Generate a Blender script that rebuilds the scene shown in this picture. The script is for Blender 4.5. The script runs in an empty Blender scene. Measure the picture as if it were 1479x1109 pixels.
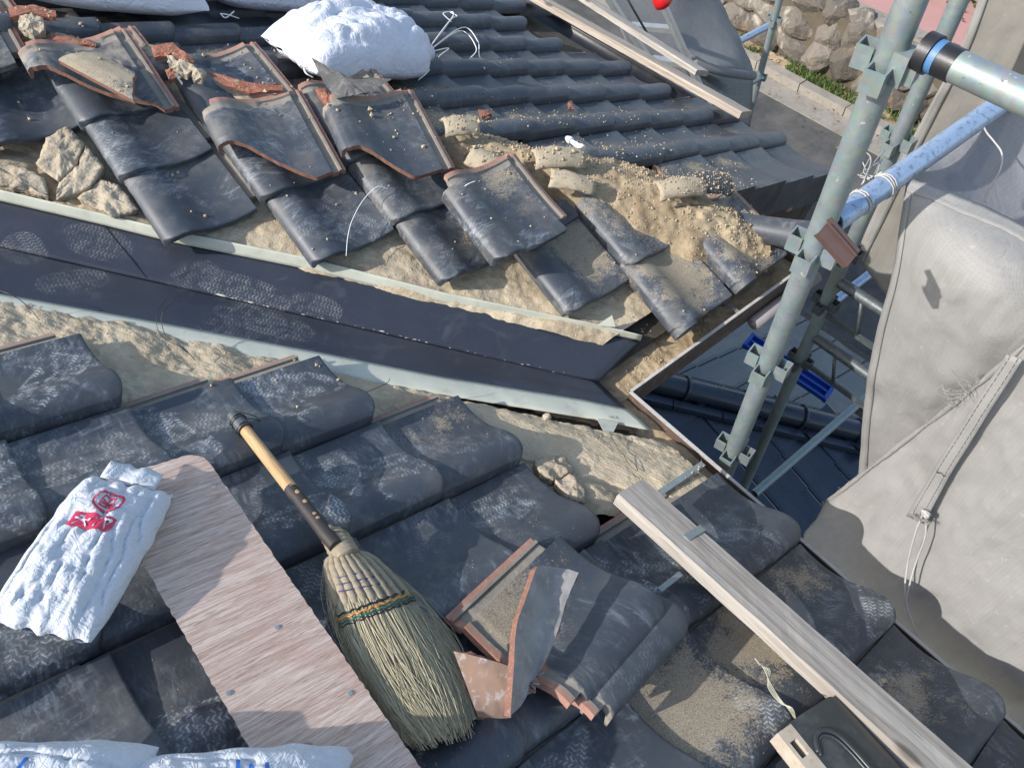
import bpy, bmesh, math, random
import numpy as np
from mathutils import Vector, Matrix, noise
random.seed(7); rng = np.random.default_rng(7)
scn = bpy.context.scene
col = scn.collection

# ------------------------------------------------------------------ camera, sky, sun, exposure
PW, PH = 1479.0, 1109.0
CM = np.array([[0.7707148725309496, -0.6370714187545117, -0.011772538612633637],
               [-0.5116581793117468, -0.6077702073598747, -0.6073065803914943],
               [0.3797426665554724, 0.474083729365959, -0.7943803401049288]])   # right, down, forward
CP = np.array([-1.0840887, -0.22565237, 1.74460256])
FPX = 1130.94
cam_d = bpy.data.cameras.new('camera'); cam = bpy.data.objects.new('camera', cam_d); col.objects.link(cam)
cam_d.sensor_fit = 'HORIZONTAL'; cam_d.sensor_width = 36.0; cam_d.lens = FPX / PW * 36.0
cam_d.clip_start = 0.02; cam_d.clip_end = 500
cam.matrix_world = Matrix(((CM[0][0], -CM[1][0], -CM[2][0], CP[0]), (CM[0][1], -CM[1][1], -CM[2][1], CP[1]),
                           (CM[0][2], -CM[1][2], -CM[2][2], CP[2]), (0, 0, 0, 1)))
scn.camera = cam
SUN = Vector((-0.765, 0.23, 0.60)).normalized()          # towards the sun
w = bpy.data.worlds.new('World'); scn.world = w; w.use_nodes = True
wn = w.node_tree.nodes; wl = w.node_tree.links
bg = wn['Background']; sky = wn.new('ShaderNodeTexSky'); sky.sky_type = 'NISHITA'; sky.sun_disc = False
sky.sun_elevation = math.asin(SUN.z); sky.sun_rotation = math.atan2(SUN.x, SUN.y)
sky.air_density = 1.2; sky.dust_density = 1.5
wl.new(sky.outputs[0], bg.inputs[0]); bg.inputs[1].default_value = 0.15
sd = bpy.data.lights.new('sun', 'SUN'); so = bpy.data.objects.new('sun', sd); col.objects.link(so)
sd.energy = 3.3; sd.angle = math.radians(0.55); sd.color = (1.0, 0.965, 0.92)
so.rotation_euler = SUN.to_track_quat('Z', 'Y').to_euler(); so.location = (0, 0, 12)
scn.view_settings.view_transform = 'Standard'; scn.view_settings.look = 'None'
scn.view_settings.gamma = 1.0; scn.view_settings.exposure = 0.78
scn.view_settings.use_curve_mapping = False

# ------------------------------------------------------------------ places
TH = 0.37236228; T = math.tan(TH); CT, ST = math.cos(TH), math.sin(TH)
AY = 0.653                                             # eave line of the middle slope
BX, BY, BZ, BS = 1.653, 1.250, -0.316, 0.94            # eave corner and scale of the far slope
def ray(u, v): return CM.T @ np.array([(u - PW/2)/FPX, (v - PH/2)/FPX, 1.0])
def hit(u, v, n, c):
    d = ray(u, v); n = np.array(n, float); return Vector(CP + d*((c - n @ CP)/(n @ d)))
def onA(u, v, h=0.0): return hit(u, v, (0, -T, 1), -T*AY + h)
def onC(u, v, h=0.0): return hit(u, v, (T, 0, 1), h)
def onB(u, v, h=0.0): return hit(u, v, (T, 0, 1), BZ + BX*T + h)
def onX(u, v, x): return hit(u, v, (1, 0, 0), x)
def onY(u, v, y): return hit(u, v, (0, 1, 0), y)
def onZ(u, v, z): return hit(u, v, (0, 0, 1), z)
def dep(u, v, z): return Vector(CP + ray(u, v)*z)
NA = Vector((0, -ST, CT)); NC = Vector((ST, 0, CT))

# ------------------------------------------------------------------ object helpers
WM = {}
def link(o, parent=None, world=None):
    col.objects.link(o)
    world = world or Matrix()
    if parent is not None:
        o.parent = parent; o.matrix_parent_inverse = WM[parent.name].inverted()
    o.matrix_basis = world; WM[o.name] = world
    return o
def tag(o, label=None, cat=None, group=None, kind=None):
    if label: o['label'] = label
    if cat: o['category'] = cat
    if group: o['group'] = group
    if kind: o['kind'] = kind
    return o
def thing(name, loc, label, cat, group=None):
    o = bpy.data.objects.new(name, None); o.empty_display_size = 0.1
    link(o, None, Matrix.Translation(Vector(loc))); return tag(o, label, cat, group)
def mesh(name, vs, fs, mats, fm=None, smooth=False):
    me = bpy.data.meshes.new(name); me.from_pydata([tuple(v) for v in vs], [], [tuple(f) for f in fs])
    for m in (mats if isinstance(mats, (list, tuple)) else [mats]): me.materials.append(m)
    if fm is not None: me.polygons.foreach_set('material_index', list(fm))
    if smooth: me.polygons.foreach_set('use_smooth', [True]*len(me.polygons))
    me.update(); return me
def fixn(me, sharp=None):
    bm = bmesh.new(); bm.from_mesh(me); bmesh.ops.recalc_face_normals(bm, faces=bm.faces)
    if sharp:
        for e in bm.edges:
            if len(e.link_faces) == 2 and e.calc_face_angle(0) > sharp: e.smooth = False
    bm.to_mesh(me); bm.free(); return me
def add(name, me, parent=None, world=None): return link(bpy.data.objects.new(name, me), parent, world)

class MB:
    def __init__(s): s.v = []; s.f = []; s.m = []
    def poly(s, vs, fs, m=0):
        b = len(s.v); s.v += [tuple(v) for v in vs]; s.f += [tuple(i+b for i in f) for f in fs]; s.m += [m]*len(fs); return s
    def box(s, c, ax, ay, az, m=0):
        """centre and three half-extent vectors"""
        c, ax, ay, az = map(Vector, (c, ax, ay, az))
        P = [c + ax*i + ay*j + az*k for k in (-1, 1) for j in (-1, 1) for i in (-1, 1)]
        return s.poly(P, [(0,2,3,1),(4,5,7,6),(0,1,5,4),(2,6,7,3),(0,4,6,2),(1,3,7,5)], m)
    def tube(s, pts, r, n=12, m=0, caps=True, rs=None):
        pts = [Vector(p) for p in pts]; b = len(s.v); k = len(pts)
        up = None
        for i, p in enumerate(pts):
            t = (pts[min(i+1, k-1)] - pts[max(i-1, 0)]).normalized()
            if up is None:
                up = t.orthogonal().normalized()
            up = (up - t*up.dot(t)).normalized(); sd_ = t.cross(up)
            rr = rs[i] if rs else r
            for a in range(n):
                q = 2*math.pi*a/n; s.v.append(tuple(p + (up*math.cos(q) + sd_*math.sin(q))*rr))
        for i in range(k-1):
            for a in range(n):
                s.f.append((b+i*n+a, b+i*n+(a+1)%n, b+(i+1)*n+(a+1)%n, b+(i+1)*n+a)); s.m.append(m)
        if caps:
            s.f.append(tuple(b+a for a in range(n))[::-1]); s.m.append(m)
            s.f.append(tuple(b+(k-1)*n+a for a in range(n))); s.m.append(m)
        return s
    def pipe(s, a, b_, ro, ri, n=20, m=0):
        """hollow tube with visible wall at both ends"""
        a, b_ = Vector(a), Vector(b_); t = (b_-a).normalized(); up = t.orthogonal().normalized(); sd_ = t.cross(up)
        b = len(s.v)
        for p, r in ((a, ro), (b_, ro), (b_, ri), (a, ri)):
            for k in range(n):
                q = 2*math.pi*k/n; s.v.append(tuple(p + (up*math.cos(q)+sd_*math.sin(q))*r))
        for g in range(4):
            for k in range(n):
                s.f.append((b+g*n+k, b+g*n+(k+1)%n, b+((g+1)%4)*n+(k+1)%n, b+((g+1)%4)*n+k)); s.m.append(m)
        return s
    def grid(s, P, m=0, closed=False):
        """P[i][j] of points"""
        b = len(s.v); ni, nj = len(P), len(P[0])
        for row in P:
            for p in row: s.v.append(tuple(p))
        for i in range(ni-1):
            for j in range(nj-1):
                s.f.append((b+i*nj+j, b+i*nj+j+1, b+(i+1)*nj+j+1, b+(i+1)*nj+j)); s.m.append(m)
        return s
    def mk(s, name, mats, smooth=False, sharp=None):
        me = mesh(name, s.v, s.f, mats, s.m, smooth)
        return fixn(me, sharp)
def solid(me, t, off=-1):
    bm = bmesh.new(); bm.from_mesh(me); bmesh.ops.solidify(bm, geom=bm.faces[:], thickness=t); bm.to_mesh(me); bm.free(); return me
def spline(pts, n):
    pts = [Vector(p) for p in pts]; P = [pts[0]*2-pts[1]] + pts + [pts[-1]*2-pts[-2]]; out = []
    seg = len(pts)-1
    for k in range(n):
        x = k/(n-1)*seg; i = min(int(x), seg-1); t = x-i; a, b, c, d = P[i:i+4]
        out.append(0.5*((2*b) + (c-a)*t + (2*a-5*b+4*c-d)*t*t + (-a+3*b-3*c+d)*t**3))
    return out
def sgrid(rows, nu, nv):
    """smooth surface through a grid of control points"""
    R_ = [spline(r, nu) for r in rows]
    C_ = [spline([R_[i][j] for i in range(len(R_))], nv) for j in range(nu)]
    return [[C_[j][i] for j in range(nu)] for i in range(nv)]
def fbm(p, o=4): return noise.fractal(Vector(p), 0.9, 2.1, o)

# ------------------------------------------------------------------ materials
class NT:
    def __init__(s, name):
        s.mat = bpy.data.materials.new(name); s.mat.use_nodes = True
        s.t = s.mat.node_tree; s.n = s.t.nodes; s.l = s.t.links; s.b = s.n['Principled BSDF']; s.out = s.n['Material Output']
        s.tc = None
    def _in(s, sock, v):
        if v is None: return
        if hasattr(v, 'is_linked') or isinstance(v, bpy.types.NodeSocket): s.l.new(v, sock)
        else:
            if sock.type == 'RGBA' and not isinstance(v, (int, float)) and len(v) == 3: v = (*v, 1)
            sock.default_value = v
    def node(s, t, ins=None, **kw):
        x = s.n.new(t)
        for k, v in kw.items(): setattr(x, k, v)
        for k, v in (ins or {}).items(): s._in(x.inputs[k], v)
        return x
    def obj(s):
        if not s.tc: s.tc = s.n.new('ShaderNodeTexCoord')
        return s.tc.outputs['Object']
    def pos(s): return s.node('ShaderNodeNewGeometry').outputs['Position']
    def rnd(s): return s.node('ShaderNodeObjectInfo').outputs['Random']
    def attr(s, n): return s.node('ShaderNodeAttribute', attribute_type='OBJECT', attribute_name=n).outputs['Fac']
    def m(s, op, a, b=None, c=None, clamp=False):
        x = s.n.new('ShaderNodeMath'); x.operation = op; x.use_clamp = clamp
        for i, v in enumerate((a, b, c)):
            if v is not None: s._in(x.inputs[i], v)
        return x.outputs[0]
    def vm(s, op, a, b=None, scale=None):
        x = s.n.new('ShaderNodeVectorMath'); x.operation = op; s._in(x.inputs[0], a)
        if b is not None: s._in(x.inputs[1], b)
        if scale is not None: s._in(x.inputs['Scale'], scale)
        return x.outputs[0]
    def scale(s, v, k): return s.vm('MULTIPLY', v, k if not isinstance(k, (int, float)) else (k, k, k))
    def sep(s, v):
        x = s.node('ShaderNodeSeparateXYZ', {0: v}); return x.outputs
    def comb(s, x=0.0, y=0.0, z=0.0): return s.node('ShaderNodeCombineXYZ', {0: x, 1: y, 2: z}).outputs[0]
    def noise(s, v, sc, det=4, rough=0.55, dist=0.0, out='Fac'):
        return s.node('ShaderNodeTexNoise', {'Vector': v, 'Scale': sc, 'Detail': det, 'Roughness': rough, 'Distortion': dist}).outputs[out]
    def vor(s, v, sc, feature='F1', out='Distance'):
        return s.node('ShaderNodeTexVoronoi', {'Vector': v, 'Scale': sc}, feature=feature).outputs[out]
    def ss(s, x, a, b):
        n = s.node('ShaderNodeMapRange', {0: x, 1: a, 2: b, 3: 0.0, 4: 1.0}, interpolation_type='SMOOTHSTEP'); return n.outputs[0]
    def mr(s, x, a, b, c, d): return s.node('ShaderNodeMapRange', {0: x, 1: a, 2: b, 3: c, 4: d}).outputs[0]
    def mix(s, f, a, b):
        n = s.n.new('ShaderNodeMix'); n.data_type = 'RGBA'; s._in(n.inputs[0], f); s._in(n.inputs[6], a); s._in(n.inputs[7], b); return n.outputs[2]
    def bump(s, h, st=0.5, d=0.002, n=None):
        x = s.node('ShaderNodeBump', {'Height': h, 'Strength': st, 'Distance': d})
        if n is not None: s._in(x.inputs['Normal'], n)
        return x.outputs[0]
    def set(s, **kw):
        for k, v in kw.items(): s._in(s.b.inputs[k.replace('_', ' ')], v)
        return s.mat

def boot(N, x, y, cx, cy, ang, L=0.14, Wd=0.052, thr=0.5, seed=0.0):
    """mask of one zigzag boot print; x,y sockets in metres"""
    dx = N.m('SUBTRACT', x, cx); dy = N.m('SUBTRACT', y, cy)
    if isinstance(ang, (int, float)): ca, sa = math.cos(ang), math.sin(ang)
    else: ca, sa = N.m('COSINE', ang), N.m('SINE', ang)
    a = N.m('ADD', N.m('MULTIPLY', dx, ca), N.m('MULTIPLY', dy, sa))
    b = N.m('SUBTRACT', N.m('MULTIPLY', dy, ca), N.m('MULTIPLY', dx, sa))
    # waist of the sole
    an = N.m('DIVIDE', a, L); bn = N.m('DIVIDE', b, Wd)
    r2 = N.m('ADD', N.m('POWER', N.m('ABSOLUTE', an), 2.6), N.m('POWER', N.m('ABSOLUTE', bn), 2.2))
    edge = N.ss(r2, 1.05, 0.8)
    tri = N.m('PINGPONG', N.m('MULTIPLY', b, 56.0), 0.5)
    st = N.m('FRACT', N.m('ADD', N.m('MULTIPLY', a, 108.0), N.m('MULTIPLY', tri, 1.35)))
    line = N.m('MULTIPLY', N.ss(st, 0.15, 0.28), N.ss(st, 0.62, 0.46))
    line = N.m('MULTIPLY', line, N.ss(tri, 0.05, 0.12))
    return edge, line

def tile_material(name, lower=False):
    N = NT(name); P = N.obj(); X, Y, Z = N.sep(P)[0:3]; W_ = N.pos(); R = N.rnd()
    off = N.vm('ADD', P, N.comb(N.m('MULTIPLY', R, 31.0), N.m('MULTIPLY', R, 17.0), 0.0))
    big = N.noise(off, 7.0, 3, 0.6); fine = N.noise(W_, 900.0, 2); mid = N.noise(W_, 60.0, 5, 0.65)
    base = N.mix(big, (0.032, 0.040, 0.052), (0.062, 0.073, 0.088))
    base = N.mix(N.m('MULTIPLY', N.m('FRACT', N.m('MULTIPLY', R, 7.31)), 0.45), base, (0.026, 0.029, 0.034))
    # fine speckle of dust everywhere
    grit = N.ss(N.noise(W_, 420.0, 3, 0.7), 0.58, 0.72)
    c = N.mix(N.m('MULTIPLY', grit, 0.16), base, (0.28, 0.27, 0.25))
    # rubbed, brushed scuffs
    st_ = N.noise(N.vm('MULTIPLY', off, (18.0, 60.0, 30.0)), 1.0, 5, 0.7, 0.8)
    st2 = N.noise(N.vm('MULTIPLY', N.node('ShaderNodeVectorRotate', {'Vector': off, 'Angle': N.m('MULTIPLY', R, 9.0)}).outputs[0], (90.0, 14.0, 30.0)), 1.0, 4, 0.7, 0.4)
    patch = N.ss(N.noise(W_, 7.5, 4, 0.6, 0.8), 0.44, 0.66)
    sc = N.m('MULTIPLY', patch, N.m('ADD', N.m('MULTIPLY', N.ss(st_, 0.46, 0.66), 0.55), N.m('MULTIPLY', N.ss(st2, 0.5, 0.66), 0.5)))
    sc = N.m('MULTIPLY', sc, N.attr('scuff'))
    c = N.mix(N.m('MULTIPLY', sc, 0.75, clamp=True), c, (0.30, 0.335, 0.37))
    # boot prints, zigzag sole
    def fr(k): return N.m('FRACT', N.m('MULTIPLY', R, k))
    tot = None
    for k, (sx, sy) in enumerate(((11.7, 5.3), (23.9, 41.1), (71.3, 13.9))):
        e, ln = boot(N, X, Y, N.mr(fr(sx), 0, 1, 0.03, 0.22), N.mr(fr(sy), 0, 1, 0.03, 0.20), N.m('MULTIPLY', fr(3.7+k*9.1), 6.28))
        worn = N.ss(N.noise(off, 20.0+k*7, 5, 0.65), 0.44, 0.66)
        q = N.m('MULTIPLY', N.m('MULTIPLY', e, N.m('ADD', N.m('MULTIPLY', ln, 0.8), 0.25)), N.m('MULTIPLY', worn, N.mr(fr(5.1+k*13.7), 0.25, 1.0, 0.0, 0.95)))
        tot = q if tot is None else N.m('MAXIMUM', tot, q)
    foot = N.m('MULTIPLY', N.m('MULTIPLY', tot, N.attr('foot')), N.mr(mid, 0.3, 0.7, 0.55, 1.35), clamp=True)
    c = N.mix(N.m('MULTIPLY', foot, 1.0, clamp=True), c, (0.47, 0.49, 0.49))
    # earth dust: thin film with blotches
    dn = N.ss(N.noise(W_, 11.0, 5, 0.65), 0.42, 0.72)
    lapd = N.m('MULTIPLY', N.ss(Y, 0.15, 0.235), N.ss(N.noise(W_, 30.0, 4, 0.7), 0.35, 0.65))
    dn = N.m('ADD', N.m('MULTIPLY', dn, 0.8), N.m('MULTIPLY', lapd, 0.8))
    dust = N.m('MULTIPLY', N.m('MULTIPLY', dn, N.mr(fine, 0.2, 0.8, 0.5, 1.2)), N.attr('dust'), clamp=True)
    c = N.mix(dust, c, (0.30, 0.265, 0.21))
    # sand lying in the pan
    sx_, sy_ = N.m('SUBTRACT', X, N.attr('sand_x')), N.m('SUBTRACT', Y, N.attr('sand_y'))
    rr = N.m('SQRT', N.m('ADD', N.m('POWER', N.m('MULTIPLY', sx_, 9.0), 2.0), N.m('POWER', N.m('MULTIPLY', sy_, 6.5), 2.0)))
    sn = N.m('ADD', N.m('MULTIPLY', N.noise(W_, 18.0, 5, 0.7), 1.05), N.m('MULTIPLY', N.noise(W_, 210.0, 3, 0.8), 0.85))
    sv = N.m('SUBTRACT', N.m('ADD', sn, N.m('MULTIPLY', N.attr('sand'), 0.60)), N.m('MULTIPLY', rr, 0.40))
    sand = N.m('MULTIPLY', N.m('MULTIPLY', N.ss(sv, 0.96, 1.20), N.mr(N.ss(N.noise(W_, 520.0, 2, 0.8), 0.40, 0.55), 0, 1, 0.35, 1.0)), N.ss(N.attr('sand'), 0.0, 0.1))
    c = N.mix(N.m('MULTIPLY', sand, 0.92), c, N.mix(N.noise(W_, 300.0, 3), (0.30, 0.24, 0.155), (0.52, 0.43, 0.30)))
    # bare red clay on the head strip and on the side rail, crusted with bedding earth
    en = N.m('MULTIPLY', N.m('SUBTRACT', N.noise(W_, 45.0, 4), 0.5), 0.03)
    hd = N.ss(N.m('ADD', Y, en), 0.266, 0.272); rl = N.ss(N.m('ADD', X, N.m('MULTIPLY', en, 0.25)), 0.2635, 0.267)
    bare = N.m('MAXIMUM', hd, rl)
    red = N.m('MAXIMUM', N.ss(N.m('ADD', Y, N.m('MULTIPLY', en, 0.6)), 0.291, 0.296), N.ss(N.m('ADD', X, N.m('MULTIPLY', en, 0.4)), 0.291, 0.296))
    bc = N.mix(N.noise(W_, 30.0, 5, 0.7), (0.12, 0.115, 0.11), (0.36, 0.31, 0.24))
    bc = N.mix(N.m('MULTIPLY', red, 0.9), bc, N.mix(N.noise(W_, 70.0, 4), (0.30, 0.105, 0.062), (0.42, 0.26, 0.20)))
    c = N.mix(bare, c, bc)
    rough = N.m('ADD', N.mr(big, 0.3, 0.7, 0.42, 0.58), N.m('MULTIPLY', N.m('MAXIMUM', N.m('MAXIMUM', dust, sand), N.m('MAXIMUM', bare, foot)), 0.5), clamp=True)
    h = N.m('ADD', N.m('MULTIPLY', N.noise(W_, 260.0, 3, 0.6), 0.12), N.m('ADD', N.m('MULTIPLY', sand, N.mr(N.noise(W_, 380.0, 2), 0, 1, 0.4, 1.4)), N.m('MULTIPLY', big, 0.3)))
    return N.set(Base_Color=c, Roughness=rough, Specular_IOR_Level=0.5, Normal=N.bump(h, 0.55, 0.0016))
M_tile = tile_material('glazed_roof_tile')

def simple(name, col_, rough=0.6, metal=0.0, var=0.25, sc=20.0, bsc=None, bst=0.3, bd=0.001, spec=0.5, dirt=None, dirts=0.0):
    N = NT(name); W_ = N.pos()
    n = N.noise(W_, sc, 5, 0.6)
    a = tuple(x*(1-var) for x in col_); b = tuple(min(1, x*(1+var)) for x in col_)
    c = N.mix(n, a, b)
    if dirt: c = N.mix(N.m('MULTIPLY', N.ss(N.noise(W_, sc*2.3, 6, 0.7), 0.5, 0.7), dirts), c, dirt)
    return N.set(Base_Color=c, Roughness=N.mr(n, 0.3, 0.7, max(0.05, rough-0.08), min(1, rough+0.08)), Metallic=metal, Specular_IOR_Level=spec,
                 Normal=N.bump(N.noise(W_, bsc or sc*8, 4, 0.6), bst, bd))
M_frac = simple('fractured_red_clay', (0.26, 0.12, 0.08), 0.9, var=0.45, sc=60, bst=0.8, bd=0.003, dirt=(0.32, 0.27, 0.2), dirts=0.7)

def earth(name, c1, c2, c3, sc=1.0):
    N = NT(name); W_ = N.pos()
    a = N.noise(W_, 4.5*sc, 6, 0.65, 0.4); b = N.noise(W_, 38.0*sc, 6, 0.7); g = N.noise(W_, 260.0*sc, 4, 0.75)
    c = N.mix(N.ss(a, 0.35, 0.68), c1, c2); c = N.mix(N.m('MULTIPLY', N.ss(b, 0.5, 0.75), 0.7), c, c3)
    c = N.mix(N.m('MULTIPLY', N.ss(g, 0.6, 0.75), 0.55), c, tuple(x*0.45 for x in c1))
    v = N.vor(W_, 120.0*sc)
    h = N.m('ADD', N.m('ADD', N.m('MULTIPLY', b, 1.3), N.m('MULTIPLY', g, 0.5)), N.m('MULTIPLY', v, -0.8))
    return N.set(Base_Color=c, Roughness=0.95, Specular_IOR_Level=0.15, Normal=N.bump(h, 0.6, 0.003/sc))
M_earth = earth('dry_bedding_clay', (0.35, 0.28, 0.19), (0.50, 0.42, 0.295), (0.58, 0.50, 0.37), 1.5)
M_sand = earth('pale_loose_sand', (0.44, 0.36, 0.245), (0.53, 0.44, 0.31), (0.58, 0.50, 0.37), 2.2)
M_mud = earth('brown_debris_earth', (0.23, 0.17, 0.105), (0.41, 0.325, 0.21), (0.50, 0.415, 0.29), 1.9)
M_lump = earth('pale_clay_lump', (0.35, 0.29, 0.21), (0.45, 0.38, 0.28), (0.52, 0.455, 0.35), 1.0)

def flashing_material():
    N = NT('navy_coated_steel'); W_ = N.pos(); X, Y, Z = N.sep(W_)[0:3]
    n = N.noise(W_, 5.0, 3)
    c = N.mix(n, (0.024, 0.029, 0.041), (0.036, 0.041, 0.056))
    # plan coordinates along and across the valley
    a = N.m('MULTIPLY', N.m('SUBTRACT', X, Y), 0.7071); b = N.m('MULTIPLY', N.m('ADD', X, Y), 0.7071)
    tot = None
    for (u, v, ang, L, Wd, s) in BOOTS:
        e, ln = boot(N, a, b, u, v, ang, L, Wd)
        worn = N.ss(N.noise(W_, 15.0+s*6, 6, 0.7, 0.8), 0.38, 0.62)
        q = N.m('MULTIPLY', N.m('MULTIPLY', e, N.m('ADD', N.m('MULTIPLY', ln, 0.9), 0.14)), N.m('MULTIPLY', worn, s))
        tot = q if tot is None else N.m('MAXIMUM', tot, q)
    foot = N.m('MULTIPLY', tot, N.mr(N.noise(W_, 150.0, 3, 0.7), 0.3, 0.7, 0.25, 1.1), clamp=True)
    c = N.mix(N.m('MULTIPLY', foot, 0.6), c, (0.40, 0.40, 0.38))
    sm = N.ss(N.noise(N.vm('MULTIPLY', W_, (9.0, 14.0, 9.0)), 1.0, 5, 0.6, 1.2), 0.56, 0.78)
    c = N.mix(N.m('MULTIPLY', sm, 0.12), c, (0.25, 0.26, 0.27))
    gr = N.ss(N.noise(W_, 500.0, 2), 0.66, 0.74)
    c = N.mix(N.m('MULTIPLY', gr, 0.3), c, (0.4, 0.36, 0.3))
    return N.set(Base_Color=c, Roughness=N.m('ADD', 0.36, N.m('MULTIPLY', foot, 0.4)), Specular_IOR_Level=0.5,
                 Normal=N.bump(N.noise(W_, 4.0, 2), 0.35, 0.02))
def vcoord(u, v):
    p = onC(u, v, -0.05) if v > 372+0.205*u else onA(u, v, -0.05)
    return ((p.x-p.y)*0.7071, (p.x+p.y)*0.7071)
BOOTS = []
for (u, v, u2, v2, wd, s) in ((300, 395, 395, 425, 0.045, 1.0), (430, 425, 480, 440, 0.035, 0.8), (330, 440, 430, 470, 0.05, 1.0), (60, 400, 140, 400, 0.05, 0.9),
                              (100, 330, 170, 350, 0.05, 0.7), (250, 400, 300, 380, 0.04, 0.6), (20, 340, 40, 370, 0.05, 0.7), (800, 575, 870, 590, 0.03, 0.8),
                              (380, 480, 300, 460, 0.045, 0.7), (750, 560, 780, 572, 0.02, 0.6)):
    A_, B_ = vcoord(u, v), vcoord(u2, v2)
    L_ = math.hypot(B_[0]-A_[0], B_[1]-A_[1])
    BOOTS.append(((A_[0]+B_[0])/2, (A_[1]+B_[1])/2, math.atan2(B_[1]-A_[1], B_[0]-A_[0]), max(0.06, L_*0.75), wd, s))
M_flash = flashing_material()
M_lip = simple('pale_green_grey_steel_back', (0.49, 0.50, 0.41), 0.5, var=0.08, sc=9, bst=0.1, dirt=(0.3, 0.26, 0.19), dirts=0.35)
M_white = simple('white_caulk', (0.42, 0.40, 0.36), 0.7, var=0.1)
def galv():
    N = NT('galvanised_steel'); W_ = N.pos(); v = N.vor(W_, 70.0, out='Color'); n = N.noise(W_, 16.0, 5, 0.65)
    c = N.mix(n, (0.17, 0.215, 0.215), (0.29, 0.335, 0.33)); c = N.mix(0.05, c, v)
    sp = N.ss(N.noise(W_, 55.0, 4, 0.7), 0.66, 0.70); c = N.mix(N.m('MULTIPLY', sp, 0.75), c, (0.62, 0.62, 0.58))
    sk = N.ss(N.noise(N.vm('MULTIPLY', W_, (60.0, 60.0, 190.0)), 1.0, 3, 0.7), 0.67, 0.72); c = N.mix(N.m('MULTIPLY', sk, 0.8), c, (0.09, 0.09, 0.09))
    ru = N.ss(N.noise(W_, 9.0, 6, 0.7), 0.64, 0.8); c = N.mix(N.m('MULTIPLY', ru, 0.4), c, (0.20, 0.14, 0.10))
    return N.set(Base_Color=c, Roughness=N.mr(n, 0.3, 0.7, 0.42, 0.62), Metallic=0.45, Normal=N.bump(N.noise(W_, 120.0, 4), 0.25, 0.001))
M_galv = galv()
M_bluepipe = simple('blue_tinted_galvanised_pipe', (0.33, 0.42, 0.55), 0.36, 0.5, var=0.25, sc=30, dirt=(0.05, 0.06, 0.09), dirts=0.7)
M_darksteel = simple('weathered_and_shaded_dark_steel', (0.085, 0.10, 0.105), 0.5, 0.4, var=0.4, sc=30, dirt=(0.25, 0.27, 0.27), dirts=0.35)
M_black = simple('black_rubber_tape', (0.015, 0.015, 0.017), 0.4, var=0.2)
M_bluetape = simple('blue_tape', (0.06, 0.16, 0.32), 0.45, var=0.2)
M_brown = simple('brown_plastic_cap', (0.12, 0.07, 0.06), 0.45, var=0.2, sc=30)
M_barge = simple('dark_brown_barge_board', (0.06, 0.045, 0.037), 0.7, var=0.4, sc=12)
M_gut = simple('brown_gutter_plastic', (0.11, 0.075, 0.06), 0.55, var=0.3, sc=15, dirt=(0.25, 0.2, 0.14), dirts=0.6)
M_rim = simple('grey_white_gutter_rim', (0.42, 0.40, 0.37), 0.5, var=0.25, sc=15, dirt=(0.2, 0.15, 0.1), dirts=0.5)
def wood(name, c1, c2, scale=(60.0, 2.2, 60.0), use='obj', knots=True, rough=0.8):
    N = NT(name); P = N.obj(); X, Y, Z = N.sep(P)[0:3]
    g = N.noise(N.vm('MULTIPLY', P, scale), 1.0, 6, 0.65, 0.7); g2 = N.noise(N.vm('MULTIPLY', P, tuple(k*4 for k in scale)), 1.0, 3, 0.6)
    big = N.noise(P, 5.0, 3)
    c = N.mix(N.ss(g, 0.3, 0.72), c1, c2); c = N.mix(N.m('MULTIPLY', N.ss(g2, 0.55, 0.7), 0.45), c, tuple(x*0.4 for x in c1))
    c = N.mix(N.m('MULTIPLY', N.ss(big, 0.5, 0.75), 0.3), c, tuple(x*0.6 for x in c2))
    if knots:
        k = N.ss(N.vor(N.vm('MULTIPLY', P, (9.0, 3.2, 9.0)), 1.0), 0.13, 0.05); c = N.mix(N.m('MULTIPLY', k, 0.75), c, tuple(x*0.25 for x in c1))
    return N.set(Base_Color=c, Roughness=rough, Specular_IOR_Level=0.25, Normal=N.bump(N.m('ADD', g, N.m('MULTIPLY', g2, 0.5)), 0.6, 0.002))
M_grey_wood = wood('weathered_grey_plank', (0.27, 0.235, 0.195), (0.45, 0.415, 0.365))
M_tan_wood = wood('weathered_tan_plank', (0.25, 0.20, 0.15), (0.46, 0.40, 0.33))
M_ply = wood('rough_plywood', (0.33, 0.235, 0.175), (0.50, 0.375, 0.295), (130.0, 8.0, 130.0))
M_bamboo = wood('pale_bamboo', (0.42, 0.24, 0.10), (0.60, 0.40, 0.21), (90.0, 4.0, 90.0), knots=False, rough=0.4)
M_bark = simple('dark_peeling_bark', (0.035, 0.028, 0.025), 0.6, var=0.4, sc=40)
def straw():
    N = NT('dry_broom_straw'); W_ = N.pos(); at_ = N.node('ShaderNodeAttribute', attribute_name='tone').outputs['Fac']
    c = N.mix(at_, (0.22, 0.185, 0.105), (0.58, 0.51, 0.34)); c = N.mix(N.m('MULTIPLY', N.noise(W_, 30.0, 3), 0.35), c, (0.34, 0.32, 0.20))
    return N.set(Base_Color=c, Roughness=0.6, Specular_IOR_Level=0.3)
M_straw = straw()
M_weave = simple('woven_straw_bundle', (0.30, 0.245, 0.165), 0.7, var=0.5, sc=120, bst=0.6, bd=0.002)
def flat(name, c, rough=0.6, metal=0.0, emis=None):
    N = NT(name); return N.set(Base_Color=c, Roughness=rough, Metallic=metal)
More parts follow.
